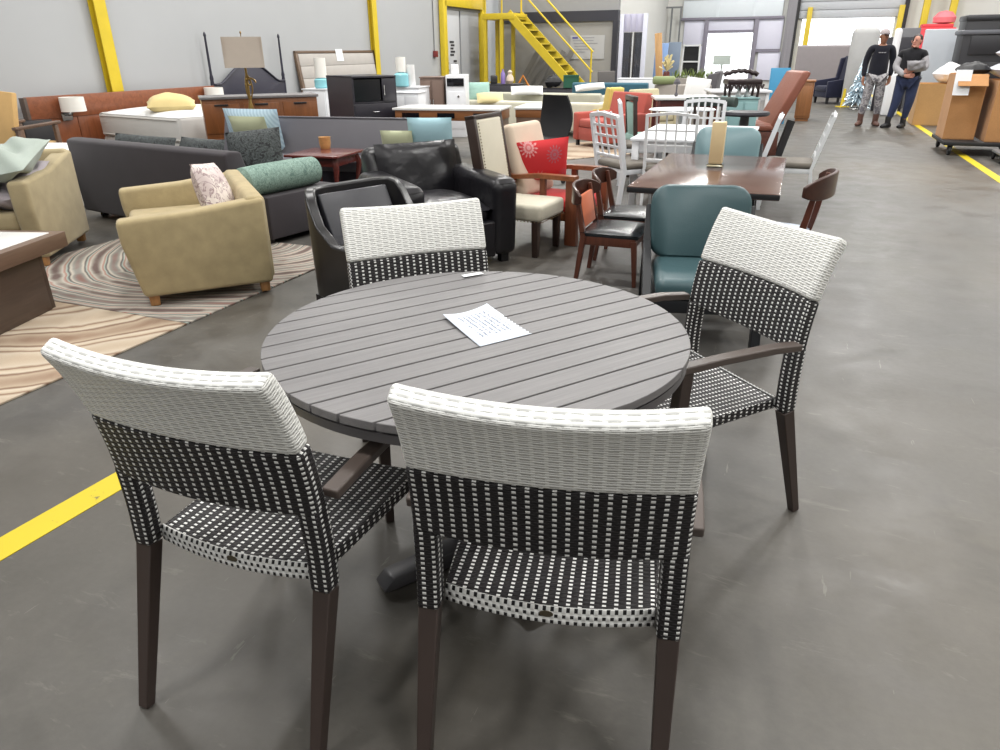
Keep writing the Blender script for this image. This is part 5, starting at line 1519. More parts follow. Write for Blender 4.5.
# right part of the dock wall: yellow guard posts, red box
for px, lb in ((925, 'yellow guard post on the far wall right of the roller door'), (952, 'second yellow guard post on the far wall, near the stacked bins')):
    v_ = on_far(px, 14, U1 - .5)[0]
    t = thing('guard_post', lb, 'post', FU(U1 - .5, v_, 0), RZ_AIS, 'yellow guard posts at the far wall')
    s = B(); s.box((0, 0, 2.0), (.22, .18, 4.0), bev=.02); s.build('post', M['yellow'], t); s = B(); s.box((0, 0, .02), (.36, .32, .04), bev=.005); s.build('base_plate', M['yellow'], t)
# ================================================================== people
def skin_mesh(name, chains, m, parent, sub=2, label=None):
    """chains: list of [(x,y,z, r) ...]; equal points are shared; first point is the root"""
    vs, es, idx = [], [], {}
    for ch in chains:
        prev = None
        for p in ch:
            k = tuple(round(c, 4) for c in p[:3])
            if k not in idx: idx[k] = len(vs); vs.append((Vector(p[:3]), p[3]))
            i = idx[k]
            if prev is not None and prev != i and (prev, i) not in es and (i, prev) not in es: es.append((prev, i))
            prev = i
    me = bpy.data.meshes.new(name); me.from_pydata([v for v, _ in vs], es, [])
    o = link(name, me, m, parent)
    md = o.modifiers.new('Skin', 'SKIN'); md.use_smooth_shade = True; md.branch_smoothing = .6
    sv = me.skin_vertices[0].data
    for i, (_, r) in enumerate(vs):
        sv[i].radius = r if isinstance(r, tuple) else (r, r)
        sv[i].use_root = (i == 0)
    sb = o.modifiers.new('Subdivision', 'SUBSURF'); sb.levels = sub; sb.render_levels = sub
    if label: o['label'] = label
    return o
M['skin_a'] = paint('warm brown skin', (150, 104, 82), .5, 0, .06); M['skin_b'] = paint('rosy skin', (190, 134, 116), .5, 0, .06)
M['hair_dk'] = paint('dark brown hair', (44, 34, 32), .5, 0, .2, 60)
M['eye'] = paint('dark eye', (28, 22, 20), .2, 0, .02)
M['navy_knit'] = fabric('black navy sweatshirt', (27, 28, 38), .15, 120, .9, .3)
def camo():
    t = NT('grey camouflage cloth'); v = t.coord('Object'); n = t.noise(v, 14, 2, .5, .6)
    t.col(t.ramp(n, [(.40, srgb(112, 110, 116)), (.47, srgb(150, 148, 152)), (.55, srgb(178, 176, 178)), (.62, srgb(126, 122, 126))])); t.set(.9, 0, .2); return t.m
M['camo'] = camo()
M['boot_brown'] = leather('brown boots', (94, 66, 58), .5, .15, .2); M['boot_black'] = leather('black boots', (30, 30, 34), .45, .15, .2)
M['jeans'] = fabric('dark blue denim', (44, 52, 80), .2, 160, .9, .3, 9)
M['vest_black'] = fabric('black fleece vest', (26, 26, 30), .15, 90, .95, .4)
M['sleeve_grey'] = fabric('grey marl sleeves', (150, 148, 152), .12, 160, .9, .3, 12)
M['cap_cloth'] = fabric('dusty rose and grey cap', (168, 158, 160), .1, 160, .9, .3)
M['cap_brim'] = fabric('dark cap brim', (84, 76, 82), .1, 160, .9, .3)
def hand(s, wrist, dirn, palm_n, L=.18):
    """palm + four fingers + thumb added to a B; dirn points to the finger tips, palm_n out of the palm"""
    d = dirn.normalized(); n = (palm_n - d * palm_n.dot(d)).normalized(); x = d.cross(n)
    c = wrist + d * .045
    s.path([wrist - d * .01, wrist + d * .02, wrist + d * .06, wrist + d * .095], [(.026, .02), (.036, .018), (.042, .016), (.040, .013)], 10, side=tuple(x))
    for k, (off, ln) in enumerate(((-.030, .060), (-.010, .076), (.011, .080), (.031, .070))):
        a_ = wrist + d * .090 + x * off
        s.path([a_, a_ + d * ln * .45 + n * .006, a_ + d * ln * .8 + n * .022, a_ + d * ln * .93 + n * .036], [.0095, .009, .008, .006], 8)
    a_ = wrist + d * .03 + x * .036
    s.path([a_, a_ + x * .022 + d * .022 + n * .008, a_ + x * .03 + d * .052 + n * .018, a_ + x * .026 + d * .07 + n * .026], [.012, .0115, .010, .007], 8)
def person(name, label, loc, rz, J, skin, H=1.0):
    t = thing(name, label, 'person', loc, rz)
    t.scale = (H, H, H)
    hd = J['head']; nk = Vector((0, 0, 0))
    body = [[(0, 0, .96, (.15, .11)), (0, .0, 1.12, (.135, .10)), (*J['chest'], (.165, .115)), (*J['collar'], (.10, .075)), (*J['neck'], .055), (hd[0], hd[1], hd[2] - .07, (.062, .07)), (hd[0], hd[1], hd[2], (.074, .088)), (hd[0], hd[1], hd[2] + .075, (.068, .085)), (hd[0], hd[1], hd[2] + .115, (.04, .05))]]
    for sd in ('L', 'R'):
        sh, el, wr = J['sh' + sd], J['el' + sd], J['wr' + sd]; hp, kn, an = J['hip' + sd], J['kn' + sd], J['an' + sd]
        body.append([(*J['collar'], (.10, .075)), (*sh, .058), (*el, .042), (*wr, .027)])
        body.append([(0, 0, .96, (.15, .11)), (*hp, .088), (*kn, .056), (*an, .038)])
    o = skin_mesh('body', body, skin, t)
    s = B(); F = J['look']; Fv = Vector(F).normalized(); X = Fv.cross(Vector((0, 0, 1))).normalized(); h = Vector(hd)
    for sd in ('L', 'R'):
        wr = Vector(J['wr' + sd]); el = Vector(J['el' + sd]); d = Vector(J.get('hand' + sd, tuple(wr - el)))
        hand(s, wr, d, Vector(J.get('palm' + sd, (-wr.x, .2, 0))))
    s.build('hands', skin, t, ang_=80)
    s = B(); s.path([h + Fv * .075 + Vector((0, 0, .025)), h + Fv * .098 + Vector((0, 0, -.005)), h + Fv * .082 + Vector((0, 0, -.018))], [.008, .014, .009], 8); s.build('nose', skin, t)
    for k in (-1, 1):
        s = B(); s.lathe([(.002, -.011), (.009, -.007), (.011, 0), (.009, .007), (.002, .011)], c=h + Fv * .074 + X * k * .032 + Vector((0, 0, .028)), n=10); s.build('eye', M['eye'], t)
        s = B(); s.lathe([(.006, -.03), (.016, -.018), (.02, .004), (.016, .022), (.004, .03)], c=h + X * k * .078 + Vector((0, 0, .005)), n=10); s.build('ear', skin, t)
    M.setdefault('lips', paint('lips', (150, 84, 78), .45, 0, .03))
    s = B(); s.path([h + Fv * .070 - X * .022 + Vector((0, 0, -.045)), h + Fv * .080 + Vector((0, 0, -.043)), h + Fv * .070 + X * .022 + Vector((0, 0, -.045))], .006, 8); s.build('mouth', M['lips'], t)
    return t
def grow(p, k): return (*p[:3], tuple(q + k for q in p[3]) if isinstance(p[3], tuple) else p[3] + k)
def boots(t, J, m, up=.16):
    for sd in ('L', 'R'):
        an = Vector(J['an' + sd]); fo = Vector((J['toe' + sd][0], J['toe' + sd][1], 0)).normalized()
        s = B()
        s.path([an + Vector((0, 0, up)), an + Vector((0, 0, .02)), Vector((an.x, an.y, .05)) - fo * .01], [.058, .052, .056], 12)
        s.path([Vector((an.x, an.y, .048)) - fo * .075, Vector((an.x, an.y, .052)) - fo * .03, Vector((an.x, an.y, .055)) + fo * .05, Vector((an.x, an.y, .043)) + fo * .13, Vector((an.x, an.y, .030)) + fo * .18], [(.034, .044), (.044, .05), (.046, .05), (.046, .04), (.026, .024)], 12, side=(fo.y, -fo.x, 0))
        s.build('boot', m, t, ang_=60)
# man in the dark sweatshirt: local +y is his facing
J = dict(chest=(0, .0, 1.30), collar=(0, -.01, 1.44), neck=(0, 0, 1.50), head=(.0, .02, 1.615), look=(-.45, .9, 0),
         shL=(-.19, -.01, 1.42), elL=(-.245, -.03, 1.15), wrL=(-.225, .05, .91), shR=(.19, -.01, 1.42), elR=(.24, -.04, 1.15), wrR=(.235, .03, .90),
         hipL=(-.09, 0, .90), knL=(-.115, .02, .50), anL=(-.13, -.01, .09), hipR=(.09, 0, .90), knR=(.12, .03, .50), anR=(.15, .0, .09), toeL=(-.25, 1), toeR=(.5, 1))
gm = G(867, 126); face = Vector((-gm.x, -gm.y, 0)).normalized()
hm = (HZ(871, 30, gm)) / 1.74
man = person('person', 'person in a black sweatshirt, camouflage trousers and cap standing in the aisle', gm, ang(face.x + .15, face.y), J, M['skin_a'], hm)
up = [[(0, 0, .86, (.175, .135)), (0, 0, .93, (.185, .14)), (0, 0, 1.12, (.185, .14)), (*J['chest'], (.205, .145)), (*J['collar'], (.12, .09))]]
for sd in ('L', 'R'): up.append([(*J['collar'], (.11, .085)), (*J['sh' + sd], .078), (*J['el' + sd], .062), (*(Vector(J['wr' + sd]) + Vector((0, 0, .01))), .042)])
skin_mesh('sweatshirt', up, M['navy_knit'], man)
s = B()
for k in range(3): s.box((-.045 + .045 * k, .142, 1.345), (.036, .012, .016))
s.build('chest_print', M['sleeve_grey'], man)
lo = [[(0, 0, .97, (.155, .118))]]
for sd in ('L', 'R'): lo.append([(0, 0, .97, (.155, .118)), (*J['hip' + sd], .112), (*J['kn' + sd], .082), (*(Vector(J['an' + sd]) + Vector((0, 0, .11))), .066)])
skin_mesh('trousers', lo, M['camo'], man)
boots(man, J, M['boot_brown'])
h = Vector(J['head']); Fv = Vector(J['look']).normalized()
s = B(); s.lathe([(.088, 0), (.090, .02), (.082, .06), (.055, .09), (.01, .10)], c=h + Vector((0, 0, .045)), n=20); s.move(Matrix.Identity(4)); s.build('cap', M['cap_cloth'], man)
s = B(); s.path([h + Fv * .06 + Vector((0, 0, .055)), h + Fv * .12 + Vector((0, 0, .052)), h + Fv * .15 + Vector((0, 0, .042))], [(.07, .008), (.062, .007), (.04, .006)], 12, side=tuple(Fv.cross(Vector((0, 0, 1))))); s.build('cap_brim', M['cap_brim'], man)
# woman in the black vest, arms folded round a bundle
J = dict(chest=(.02, -.0, 1.26), collar=(.02, -.02, 1.40), neck=(.01, .0, 1.46), head=(-.01, .03, 1.575), look=(.35, .9, 0),
         shL=(-.17, -.02, 1.37), elL=(-.27, .06, 1.12), wrL=(-.08, .26, 1.08), shR=(.19, -.02, 1.37), elR=(.27, .08, 1.12), wrR=(.05, .27, .98),
         hipL=(-.10, 0, .88), knL=(-.10, .03, .48), anL=(-.06, -.03, .09), hipR=(.10, .0, .88), knR=(.13, .05, .48), anR=(.20, .08, .09), toeL=(.35, 1), toeR=(.6, 1),
         handL=(.8, .3, -.1), palmL=(.2, -1, 0), handR=(-.9, .2, .0), palmR=(-.2, -1, 0))
gw = G(898, 128); face = Vector((-gw.x, -gw.y, 0)).normalized()
hw_ = HZ(925, 35, gw) / 1.69
wom = person('person', 'person in a black vest with grey sleeves and blue jeans, arms folded, beside the carton', gw, ang(face.x - .10, face.y), J, M['skin_b'], hw_)
up = [[(0, 0, .80, (.205, .16)), (0, 0, .90, (.22, .17)), (.01, 0, 1.08, (.225, .18)), (*J['chest'], (.235, .18)), (*J['collar'], (.16, .125)), (.015, -.01, 1.465, (.085, .08))], [(*J['collar'], (.16, .125)), (-.16, -.02, 1.37, .12), (-.215, .01, 1.25, .095)], [(*J['collar'], (.16, .125)), (.18, -.02, 1.37, .12), (.235, .02, 1.24, .095)]]
skin_mesh('vest', up, M['vest_black'], wom)
for sd in ('L', 'R'):
    skin_mesh('sleeve', [[(*J['sh' + sd], .080), (*J['el' + sd], .070), (*J['wr' + sd], .050)]], M['sleeve_grey'], wom)
lo = [[(0, 0, .95, (.18, .145))]]
for sd in ('L', 'R'): lo.append([(0, 0, .95, (.18, .145)), (*J['hip' + sd], .135), (*J['kn' + sd], .092), (*(Vector(J['an' + sd]) + Vector((0, 0, .06))), .052)])
skin_mesh('jeans', lo, M['jeans'], wom)
boots(wom, J, M['boot_black'], .13)
h = Vector(J['head'])
s = B(); s.lathe([(.06, -.06), (.086, 0), (.090, .05), (.078, .10), (.04, .13), (.005, .138)], c=h + Vector((-.008, -.028, 0)), n=20); s.lathe([(.02, -.04), (.045, -.01), (.045, .02), (.01, .045)], c=h + Vector((-.02, -.115, .03)), n=14); s.build('hair', M['hair_dk'], wom)
# the folded bundle over her arms
s = B(); s.pillow(.34, .20, .12, None, 12, .03, .02, 4)
o = s.build('cloth_bundle', M['sleeve_grey'], None, None); o.matrix_world = wom.matrix_basis @ XF((-.12, .36, 1.16), (R_(60), 0, R_(-14))); tag(o, 'grey cloth bundle held against the chest of the person in the vest', 'cloth')

# ================================================================== right side: cartons, dollies, bins
M['carton'] = fabric('brown cardboard', (192, 150, 100), .08, 60, .85, .1, 4)
M['carton_dk'] = fabric('darker brown cardboard', (182, 134, 88), .1, 60, .85, .15, 4)
M['label_white'] = paint('white label', (226, 228, 232), .6, 0, .03)
M['black_rub'] = paint('black rubber', (28, 28, 30), .6, 0, .1)
M['bag'] = paint('white plastic bag', (226, 226, 230), .35, 0, .04)
def carton(name, label, c, rz, w, d, h, m, z0=0, flaps=True, group=None):
    t = thing(name, label, 'box', on(c, z0), rz, group); th = .012
    s = B()
    for x in (-w / 2 + th / 2, w / 2 - th / 2): s.box((x, 0, h / 2), (th, d, h))
    for y in (-d / 2 + th / 2, d / 2 - th / 2): s.box((0, y, h / 2), (w - 2 * th, th, h))
    s.box((0, 0, th / 2), (w, d, th)); s.box((0, 0, h - .05), (w - .02, d - .02, .01))
    s.build('body', m, t)
    if flaps:
        for sg in (-1, 1):
            s = B(); s.box((0, sg * .11, 0), (w - .03, .24, .008)); s.move(XF((0, sg * d / 2, h), (R_(-sg * 38), 0, 0))); s.build('flap', m, t)
    return t
A1, A2 = G(921, 124), G(961, 127)
rzb = math.atan2(EV.y, EV.x)
cb_ = G(940, 126) + EU * .40
hb_ = HZ(940, 84, G(940, 126))
carton('carton', 'wide brown carton on the floor behind the person in the vest', cb_, rzb, 1.0, .75, hb_, M['carton'], 0, False)
s = B(); s.pillow(.52, .50, .36, None, 16, .03, .035, 9); o = s.build('plastic_bag', M['bag'], None, on(G(942, 124) + EU * .30, hb_ + .16)); tag(o, 'bulging white plastic bag on top of the wide brown carton', 'bag')
# dolly with two tall cartons
g1, g2 = G(944, 143), G(985, 156)
dz = .20
dc = G(972, 153) + EV * .06 + EU * .14
def dolly(label, c, w, d, rz):
    t = thing('dolly', label, 'dolly', on(c, 0), rz, 'flat dollies')
    s = B(); s.box((0, 0, .165), (w, d, .05), bev=.008); s.build('deck', M['black_rub'], t)
    for x in (-w / 2 + .10, w / 2 - .10):
        for y in (-d / 2 + .08, d / 2 - .08):
            s = B(); s.lathe([(.02, -.022), (.065, -.02), (.07, 0), (.065, .02), (.02, .022)], c=(x, y, .07), rot=(0, PI / 2, 0), n=18); s.box((x, y, .125), (.06, .07, .05)); s.build('caster', M['black_rub'], t)
    return t
dolly('flat black dolly under the tall cartons at the right edge', dc, 1.05, 1.15, rzb)
ht = HZ(962, 72, G(958, 146)) - dz
cA = dc - EV * .30 + EU * .12
tA = carton('carton', 'tall brown carton with open flaps on the dolly, the left one', cA, rzb, .40, .66, ht, M['carton_dk'], .19, True)
s = B(); s.box((0, 0, 0), (.20, .008, .34)); s.move(XF((-.13, -.44, ht - .10), (R_(-14), 0, 0))); o = s.build('label', M['label_white'], tA); o['label'] = 'white label on the flap'
cB = dc + EV * .22 - EU * .02
tB = carton('carton', 'tall crumpled carton at the right edge, right of the tall open one', cB, rzb, .46, .86, ht * .92, M['carton_dk'], .19, False)
s = B(); s.box((0, 0, 0), (.20, .008, .42)); s.move(XF((-.10, -.408, ht * .70), (R_(0), 0, 0))); o = s.build('label', M['label_white'], tB); o['label'] = 'white label on the side'
M['wrap'] = paint('wrapped white pillows', (206, 210, 222), .25, 0, .05)
for k, (dx_, dz_, lb) in enumerate(((.30, .12, 'lower wrapped white pillow on the crumpled carton at right edge'), (.36, .33, 'upper wrapped white pillow on the crumpled carton at right edge'))):
    s = B(); s.pillow(.62, .66, .22, None, 14, .03, .02, k + 3); o = s.build('wrapped_pillow', M['wrap'], None, on(cB + EV * (dx_ - .26), .19 + ht * .92 + dz_)); o.rotation_euler = (0, .05, rzb + .1); tag(o, lb, 'pillow')
s = B(); s.pillow(.34, .40, .18, None, 12, .02, .02, 5); o = s.build('black_bundle', M['mesh_black'], None, on(cA + EV * .04 + EU * .02, .19 + ht + .06)); tag(o, 'black cloth bundle on top of the tall open carton', 'cloth')
# black stacked bins behind
M['bin_black'] = paint('black plastic bin', (40, 40, 44), .45, 0, .1); M['bin_grey'] = paint('grey bin rim', (92, 94, 100), .45, 0, .08)
gb = DY(968, 60, 14.6)
t = thing('stacked_bins', 'tall black plastic cabinet with a grey rim at the upper right', 'bin', on(gb, 0) + EV * .62 + EU * 1.9, RZ_AIS)
zt_ = DY(968, 13, 14.6).z
s = B(); s.box((0, 0, zt_ / 2), (1.05, .75, zt_), bev=.03, taper=(1.05, 1.05)); s.build('body', M['bin_black'], t)
s = B(); s.box((0, 0, zt_ - .30), (1.18, .86, .09), bev=.03); s.build('rim', M['bin_grey'], t)
s = B(); s.box((0, 0, zt_ - .04), (1.14, .84, .12), bev=.04); s.build('lid', M['bin_black'], t)
for k in range(3):
    s = B(); s.box((0, -.40, .45 + .5 * k), (.8, .03, .36), bev=.02); s.build('drawer_front', M['bin_black'], t)
# upright panels and white goods behind the people
def upright(name, label, x0, x1, ytop, y, m, cat, th=.18, bev=.03, z0=0.0, rz=None):
    a_, b__ = DY(x0, ytop, y), DY(x1, ytop, y); zt_ = (a_.z + b__.z) / 2; c = (a_ + b__) / 2; w_ = abs((b__ - a_).x)
    s = B(); s.box((0, 0, (zt_ + z0) / 2), (w_, th, zt_ - z0), bev=bev, seg=3)
    return tag(s.build(name, m, None, on(c, 0), -.38 if rz is None else rz), label, cat)
M['grey_head'] = fabric('grey headboard fabric', (142, 136, 138), .05, 120, .9, .2)
upright('grey_mattress', 'wide grey mattress standing upright below the bright roller door opening', 800, 852, 45, 24.6, M['grey_head'], 'mattress', .28, .06)
upright('wrapped_column', 'pale grey wrapped roll standing left of the person in the sweatshirt', 855, 880, 27, 20.8, paint('grey foam wrap', (170, 170, 170), .8, 0, .06), 'roll', .55, .16)
upright('black_board', 'black upright board between the two people', 886, 914, 37, 18.6, M['espresso'], 'board', .10, .01)
upright('grey_board', 'grey upright board above the black one between the people', 899, 920, 28, 19.4, paint('grey board', (112, 112, 116), .6, 0, .05), 'board', .10, .01)
upright('pale_board', 'pale blue grey upright board right of the person in the vest', 928, 958, 29, 17.6, paint('pale blue board', (186, 192, 200), .5, 0, .04), 'board', .12, .02)
upright('white_roll', 'white rolled foam standing behind the cap of the person in the sweatshirt', 896, 903, 28, 17.6, M['bag'], 'roll', .16, .07)
upright('white_appliance', 'small white appliance on the floor between the two people', 889, 903, 74, 17.4, M['white_lac'], 'appliance', .4, .03)
M['red_cloth'] = paint('red fabric', (206, 66, 74), .7, 0, .1)
c = on_far(938, 20, U1 - 2.5)
t = thing('red_machine', 'red machine on the floor before the yellow guard posts', 'machine', FU(U1 - 2.5, c[0], 0), RZ_AIS)
s = B(); s.box((0, 0, 1.0), (1.1, .8, 2.0), bev=.06); s.box((0, 0, 2.05), (.9, .6, .12), bev=.03); s.build('body', M['red_cloth'], t)
s = B(); s.lathe([(.05, 0), (.32, .05), (.34, .2), (.2, .36), (.02, .4)], c=(.18, 0, 2.1), n=18); s.build('hood', paint('pink hood', (236, 120, 128), .6, 0, .06), t)

# silver tree and navy wing chair
M['silver'] = paint('silver tinsel', (206, 222, 232), .22, .55, .2, 40)
tg = G(856, 109)
t = thing('tinsel_tree', 'small silver tinsel tree glittering beside the navy wing chair', 'tree', tg, 0)
rt = random.Random(4); Ht = HZ(857, 58, tg)
s = B(); s.tube((0, 0, .02), (0, 0, Ht * .95), .02, .01); s.lathe([(.16, 0), (.15, .03), (.03, .06)], n=16); s.build('trunk', M['chrome'], t)
s = B()
for k in range(300):
    q = rt.random() ** .8; z = .14 + q * (Ht - .16); rr = (1 - q) * .34 + .05; a_ = rt.random() * 6.28
    p0 = Vector((0, 0, z)); p1 = Vector((rr * math.cos(a_), rr * math.sin(a_), z - .05 - .10 * (1 - q)))
    s.path([p0, (p0 + p1) / 2 + Vector((0, 0, .02)), p1], [.02, .034, .006], 5)
s.build('tinsel', M['silver'], t)
s = B(); s.lathe([(.002, -.05), (.045, 0), (.002, .06)], c=(0, 0, Ht + .02), n=8); s.build('star', M['silver'], t)
M['navy_fab'] = fabric('navy velvet', (34, 36, 56), .12, 120, .9, .2)
def wing_chair(name, label, c, f, m, W=.72, D=.74, h=1.02, sc=1.0):
    t = thing(name, label, 'armchair', on(c, 0), ang(f[0], f[1])); t.scale = (sc, sc, sc)
    s = B(); s.side_prism([(-D / 2 + .06, .16), (-D / 2 - .06, h), (-D / 2 + .06, h), (-D / 2 + .2, .42), (-D / 2 + .2, .16)], -W / 2 + .04, W / 2 - .04, .03, 3); s.build('backrest', m, t)
    for sg in (-1, 1):
        s = B(); x = sg * (W / 2 - .05); s.side_prism([(-D / 2 + .04, .16), (-D / 2 - .04, h - .02), (-D / 2 + .18, h - .06), (-D / 2 + .24, .66), (D / 2, .58), (D / 2, .16)], x - .05, x + .05, .025, 3); s.build('wing', m, t)
    s = B(); s.box((0, .06, .38), (W - .2, D - .12, .16), bev=.05, seg=3); s.build('seat_cushion', m, t)
    s = B(); s.box((0, .02, .24), (W - .12, D - .08, .16), bev=.02); s.build('seat_base', m, t)
    for x in (-W / 2 + .08, W / 2 - .08):
        for y in (-D / 2 + .08, D / 2 - .08):
            s = B(); s.box((x, y, .08), (.05, .05, .16), taper=(1.3, 1.3)); s.build('leg', M['black_sat'], t)
    return t
wing_chair('wing_chair', 'navy velvet wing chair before the upright grey mattress', G(832, 103) + Vector((0, .0, 0)), (-.95, -.1), M['navy_fab'], .8, .85, 1.22)
s = B(); s.box((0, 0, .01), (.26, .26, .02)); s.path([(0, 0, .02), (0, 0, .45)], [.055, .03], 12); tag(s.build('yellow_bollard', M['yellow'], None, G(842, 107), 0), 'small yellow marker post on the floor in front of the navy wing chair', 'marker')

# grey cart at the very edge
gc = G(1003, 164)
t = thing('hand_cart', 'grey metal hand cart frame cut by the right edge of the picture', 'cart', gc, rzb)
s = B()
for x in (-.04, .42): s.path([(x, 0, .10), (x, .06, .62)], .022, 10)
s.path([(-.04, .06, .62), (.42, .06, .62)], .022, 10); s.path([(-.04, .03, .36), (.42, .03, .36)], .016, 10)
s.build('frame', M['frame_steel'], t)
s = B(); s.box((.19, .25, .115), (.50, .55, .03), bev=.006); s.build('deck', M['frame_steel'], t)
for x in (-.03, .40):
    for y in (.02, .48):
        s = B(); s.lathe([(.015, -.018), (.045, -.016), (.05, 0), (.045, .016), (.015, .018)], c=(x, y, .05), rot=(0, PI / 2, 0), n=16); s.build('caster', M['black_rub'], t)
# ================================================================== things further back between the sofas and the dock
# ---- lamps and white units behind the media cabinet
M['turq'] = glass('turquoise glass', (90, 200, 214), .05)
M['turq_s'] = paint('turquoise ceramic', (140, 202, 212), .2, 0, .1)
def table_lamp(label, base, h_sh, r_sh, hb, zt):
    """base: ground point, zt: top of the shade; stands on zt-h_sh-hb"""
    z0 = zt - h_sh - hb
    t = thing('table_lamp', label, 'lamp', on(base, z0), 0, 'turquoise table lamps')
    s = B(); s.lathe([(.10, 0), (.125, .02), (.125, hb * .8), (.10, hb * .92), (.03, hb)], n=20); s.build('base', M['turq_s'], t)
    s = B(); s.lathe([(r_sh, hb), (r_sh, hb + h_sh)], n=22); s.build('lamp_shade', M['shade_white'], t)
    return z0
def low_cabinet(name, label, c, rz, w, d, h, m, cat='cabinet', door=None, top=None):
    t = thing(name, label, cat, on(c, 0), rz)
    s = B(); s.box((0, 0, h / 2), (w, d, h), bev=.01); s.build('body', m, t)
    s = B(); s.box((0, 0, h + .008), (w + .03, d + .03, .02), bev=.005); s.build('top', top or m, t)
    for x in (-w / 4, w / 4):
        s = B(); s.box((x, -d / 2 - .008, h / 2), (w / 2 - .03, .018, h - .08), bev=.004); p = s.build('door', door or m, t)
        s = B(); s.box((x * .25, -d / 2 - .025, h * .6), (.015, .02, .10), bev=.004); s.build('handle', M['chrome'], p)
    return t
yL = 13.2
c = DY(405, 88, yL); zc = c.z
low_cabinet('white_cabinet', 'white cabinet holding a turquoise lamp, right of the media cabinet', c + Vector((.05, .25, 0)), -.3, .55, .5, zc, M['white_lac'])
zl_ = DY(400, 57, yL).z
table_lamp('turquoise table lamp with a white shade on the white cabinet', DY(401, 72, yL + .05), zl_ - DY(401, 72, yL).z, .085, DY(401, 72, yL).z - zc - .018, zl_)
c2_ = DY(411, 87, yL + .2)
s = B(); s.lathe([(.075, 0), (.08, .01), (.07, DY(411, 66, yL).z - zc)], n=18); tag(s.build('white_jar', M['white_cot'], None, on(DY(411, 80, yL + .12), zc + .018)), 'plain white jar beside the lamp on the white cabinet', 'jar')
yB = 13.4
cx = DY(317, 90, yB); zb = DY(317, 90, yB).z
low_cabinet('white_cabinet', 'white cabinet almost hidden between the dresser and the media cabinet', cx + Vector((.0, .25, 0)), -.3, .45, .45, zb, M['white_lac'])
table_lamp('turquoise table lamp with a white shade left of the media cabinet', on(cx + Vector((.05, .2, 0)), 0), DY(320, 58, yB).z - DY(320, 78, yB).z, .10, DY(320, 78, yB).z - zb - .018, DY(320, 58, yB).z)
# white low round drum in front
yD = 12.3
c = DY(408, 91, yD); low_cabinet('white_chest', 'low white chest in front of the turquoise lamp cabinet', c + Vector((0, .1, 0)), -.2, .44, .42, DY(408, 93, yD).z, M['white_lac'], 'chest')
# brown cabinet next to a white unit with a black slot
yC = 13.6
a_, b__ = DY(420, 77, yC), DY(445, 76, yC)
low_cabinet('brown_cabinet', 'plain taupe brown cabinet behind the desk beside a white unit', on((a_ + b__) / 2 + Vector((0, .25, 0)), 0), -.1, (b__ - a_).x - .03, .5, a_.z - .018, paint('taupe brown laminate', (112, 92, 82), .5, 0, .05))
a_, b__ = DY(446, 75, yC), DY(467, 74, yC)
t = thing('white_unit', 'white storage unit with a dark slot behind the desk', 'cabinet', on((a_ + b__) / 2 + Vector((0, .25, 0)), 0), -.1); w_ = (b__ - a_).x - .02; h_ = a_.z
s = B(); s.box((0, 0, h_ / 2), (w_, .5, h_), bev=.012); s.build('body', M['white_lac'], t)
s = B(); s.box((0, -.252, h_ - .12), (w_ * .86, .02, .13), bev=.003); s.build('slot', M['glass_and_shade'], t)
s = B(); s.box((0, -.252, h_ * .44), (w_ * .9, .02, h_ * .6), bev=.004); p = s.build('door', M['white_lac'], t)
s = B(); s.lathe([(.02, 0), (.02, .012)], c=(.05, -.262, h_ * .66), rot=(PI / 2, 0, 0), n=14); s.build('badge', M['chrome'], p)
s = B(); s.box((0, 0, .085), (.13, .13, .17), bev=.02); tag(s.build('white_box', M['white_cot'], None, on(DY(455, 75, yC + .2), h_)), 'small white box on top of the white storage unit', 'box')
# cushions along the cream sofas
M['teal_pale_f'] = fabric('pale teal cotton', (150, 184, 174), .1, 120, .9, .2, 5)
M['straw'] = fabric('straw cotton', (214, 200, 150), .06, 200, .9, .2)
pillow('sofa_cushion', 'pale teal cushion behind the desk, left on the cream sofas', 'pillow', DY(479, 91, 14.9), .42, .34, .14, .1, .4, M['teal_pale_f'])
pillow('sofa_cushion', 'straw coloured cushion lying behind the desk on the first cream sofa', 'pillow', DY(490, 98, 14.4), .50, .26, .14, .1, .9, M['straw'])
pillow('sofa_cushion', 'white tufted cushion along the back of the second cream sofa', 'pillow', DY(527, 90.5, 15.7), .66, .20, .12, .05, .6, M['white_cot'])
pillow('sofa_cushion', 'white flat cushion at the right end of the second cream sofa', 'pillow', DY(590, 87, 15.4), .60, .14, .12, .0, .7, M['white_cot'], roll=.12)
# toys and clutter below the platform
M['purple'] = paint('purple plastic', (132, 112, 176), .4, 0, .06); M['orange_p'] = paint('orange plastic', (196, 120, 40), .4, 0, .06); M['green_p'] = paint('green plastic crate', (34, 88, 66), .5, 0, .08)
yT = 17.6
tbl = DY(487, 88, yT)
low_cabinet('black_table', 'long black low counter under the yellow stair platform', tbl + Vector((.1, .35, 0)), -.2, 1.5, .6, DY(487, 85, yT).z, M['espresso'], 'counter')
zt_ = DY(487, 85, yT).z + .018
s = B(); s.lathe([(.05, 0), (.055, .02), (.05, .22), (.022, .27), (.022, .31)], n=16); tag(s.build('purple_bottle', M['purple'], None, on(DY(503, 85, yT + .1), zt_)), 'purple bottle standing on the black counter', 'bottle')
s = B(); s.lathe([(.05, 0), (.09, .06), (.08, .14), (.04, .20), (.055, .25), (.02, .29)], n=16); tag(s.build('figurine', M['cream_pink'], None, on(DY(510, 85, yT + .15), zt_)), 'pale figurine on the black counter right of the purple bottle', 'ornament')
s = B(); s.box((0, 0, .09), (.16, .12, .18), bev=.02); tag(s.build('black_box', M['black_sat'], None, on(DY(494, 85, yT + .15), zt_)), 'small black box on the black counter left of the purple bottle', 'box')
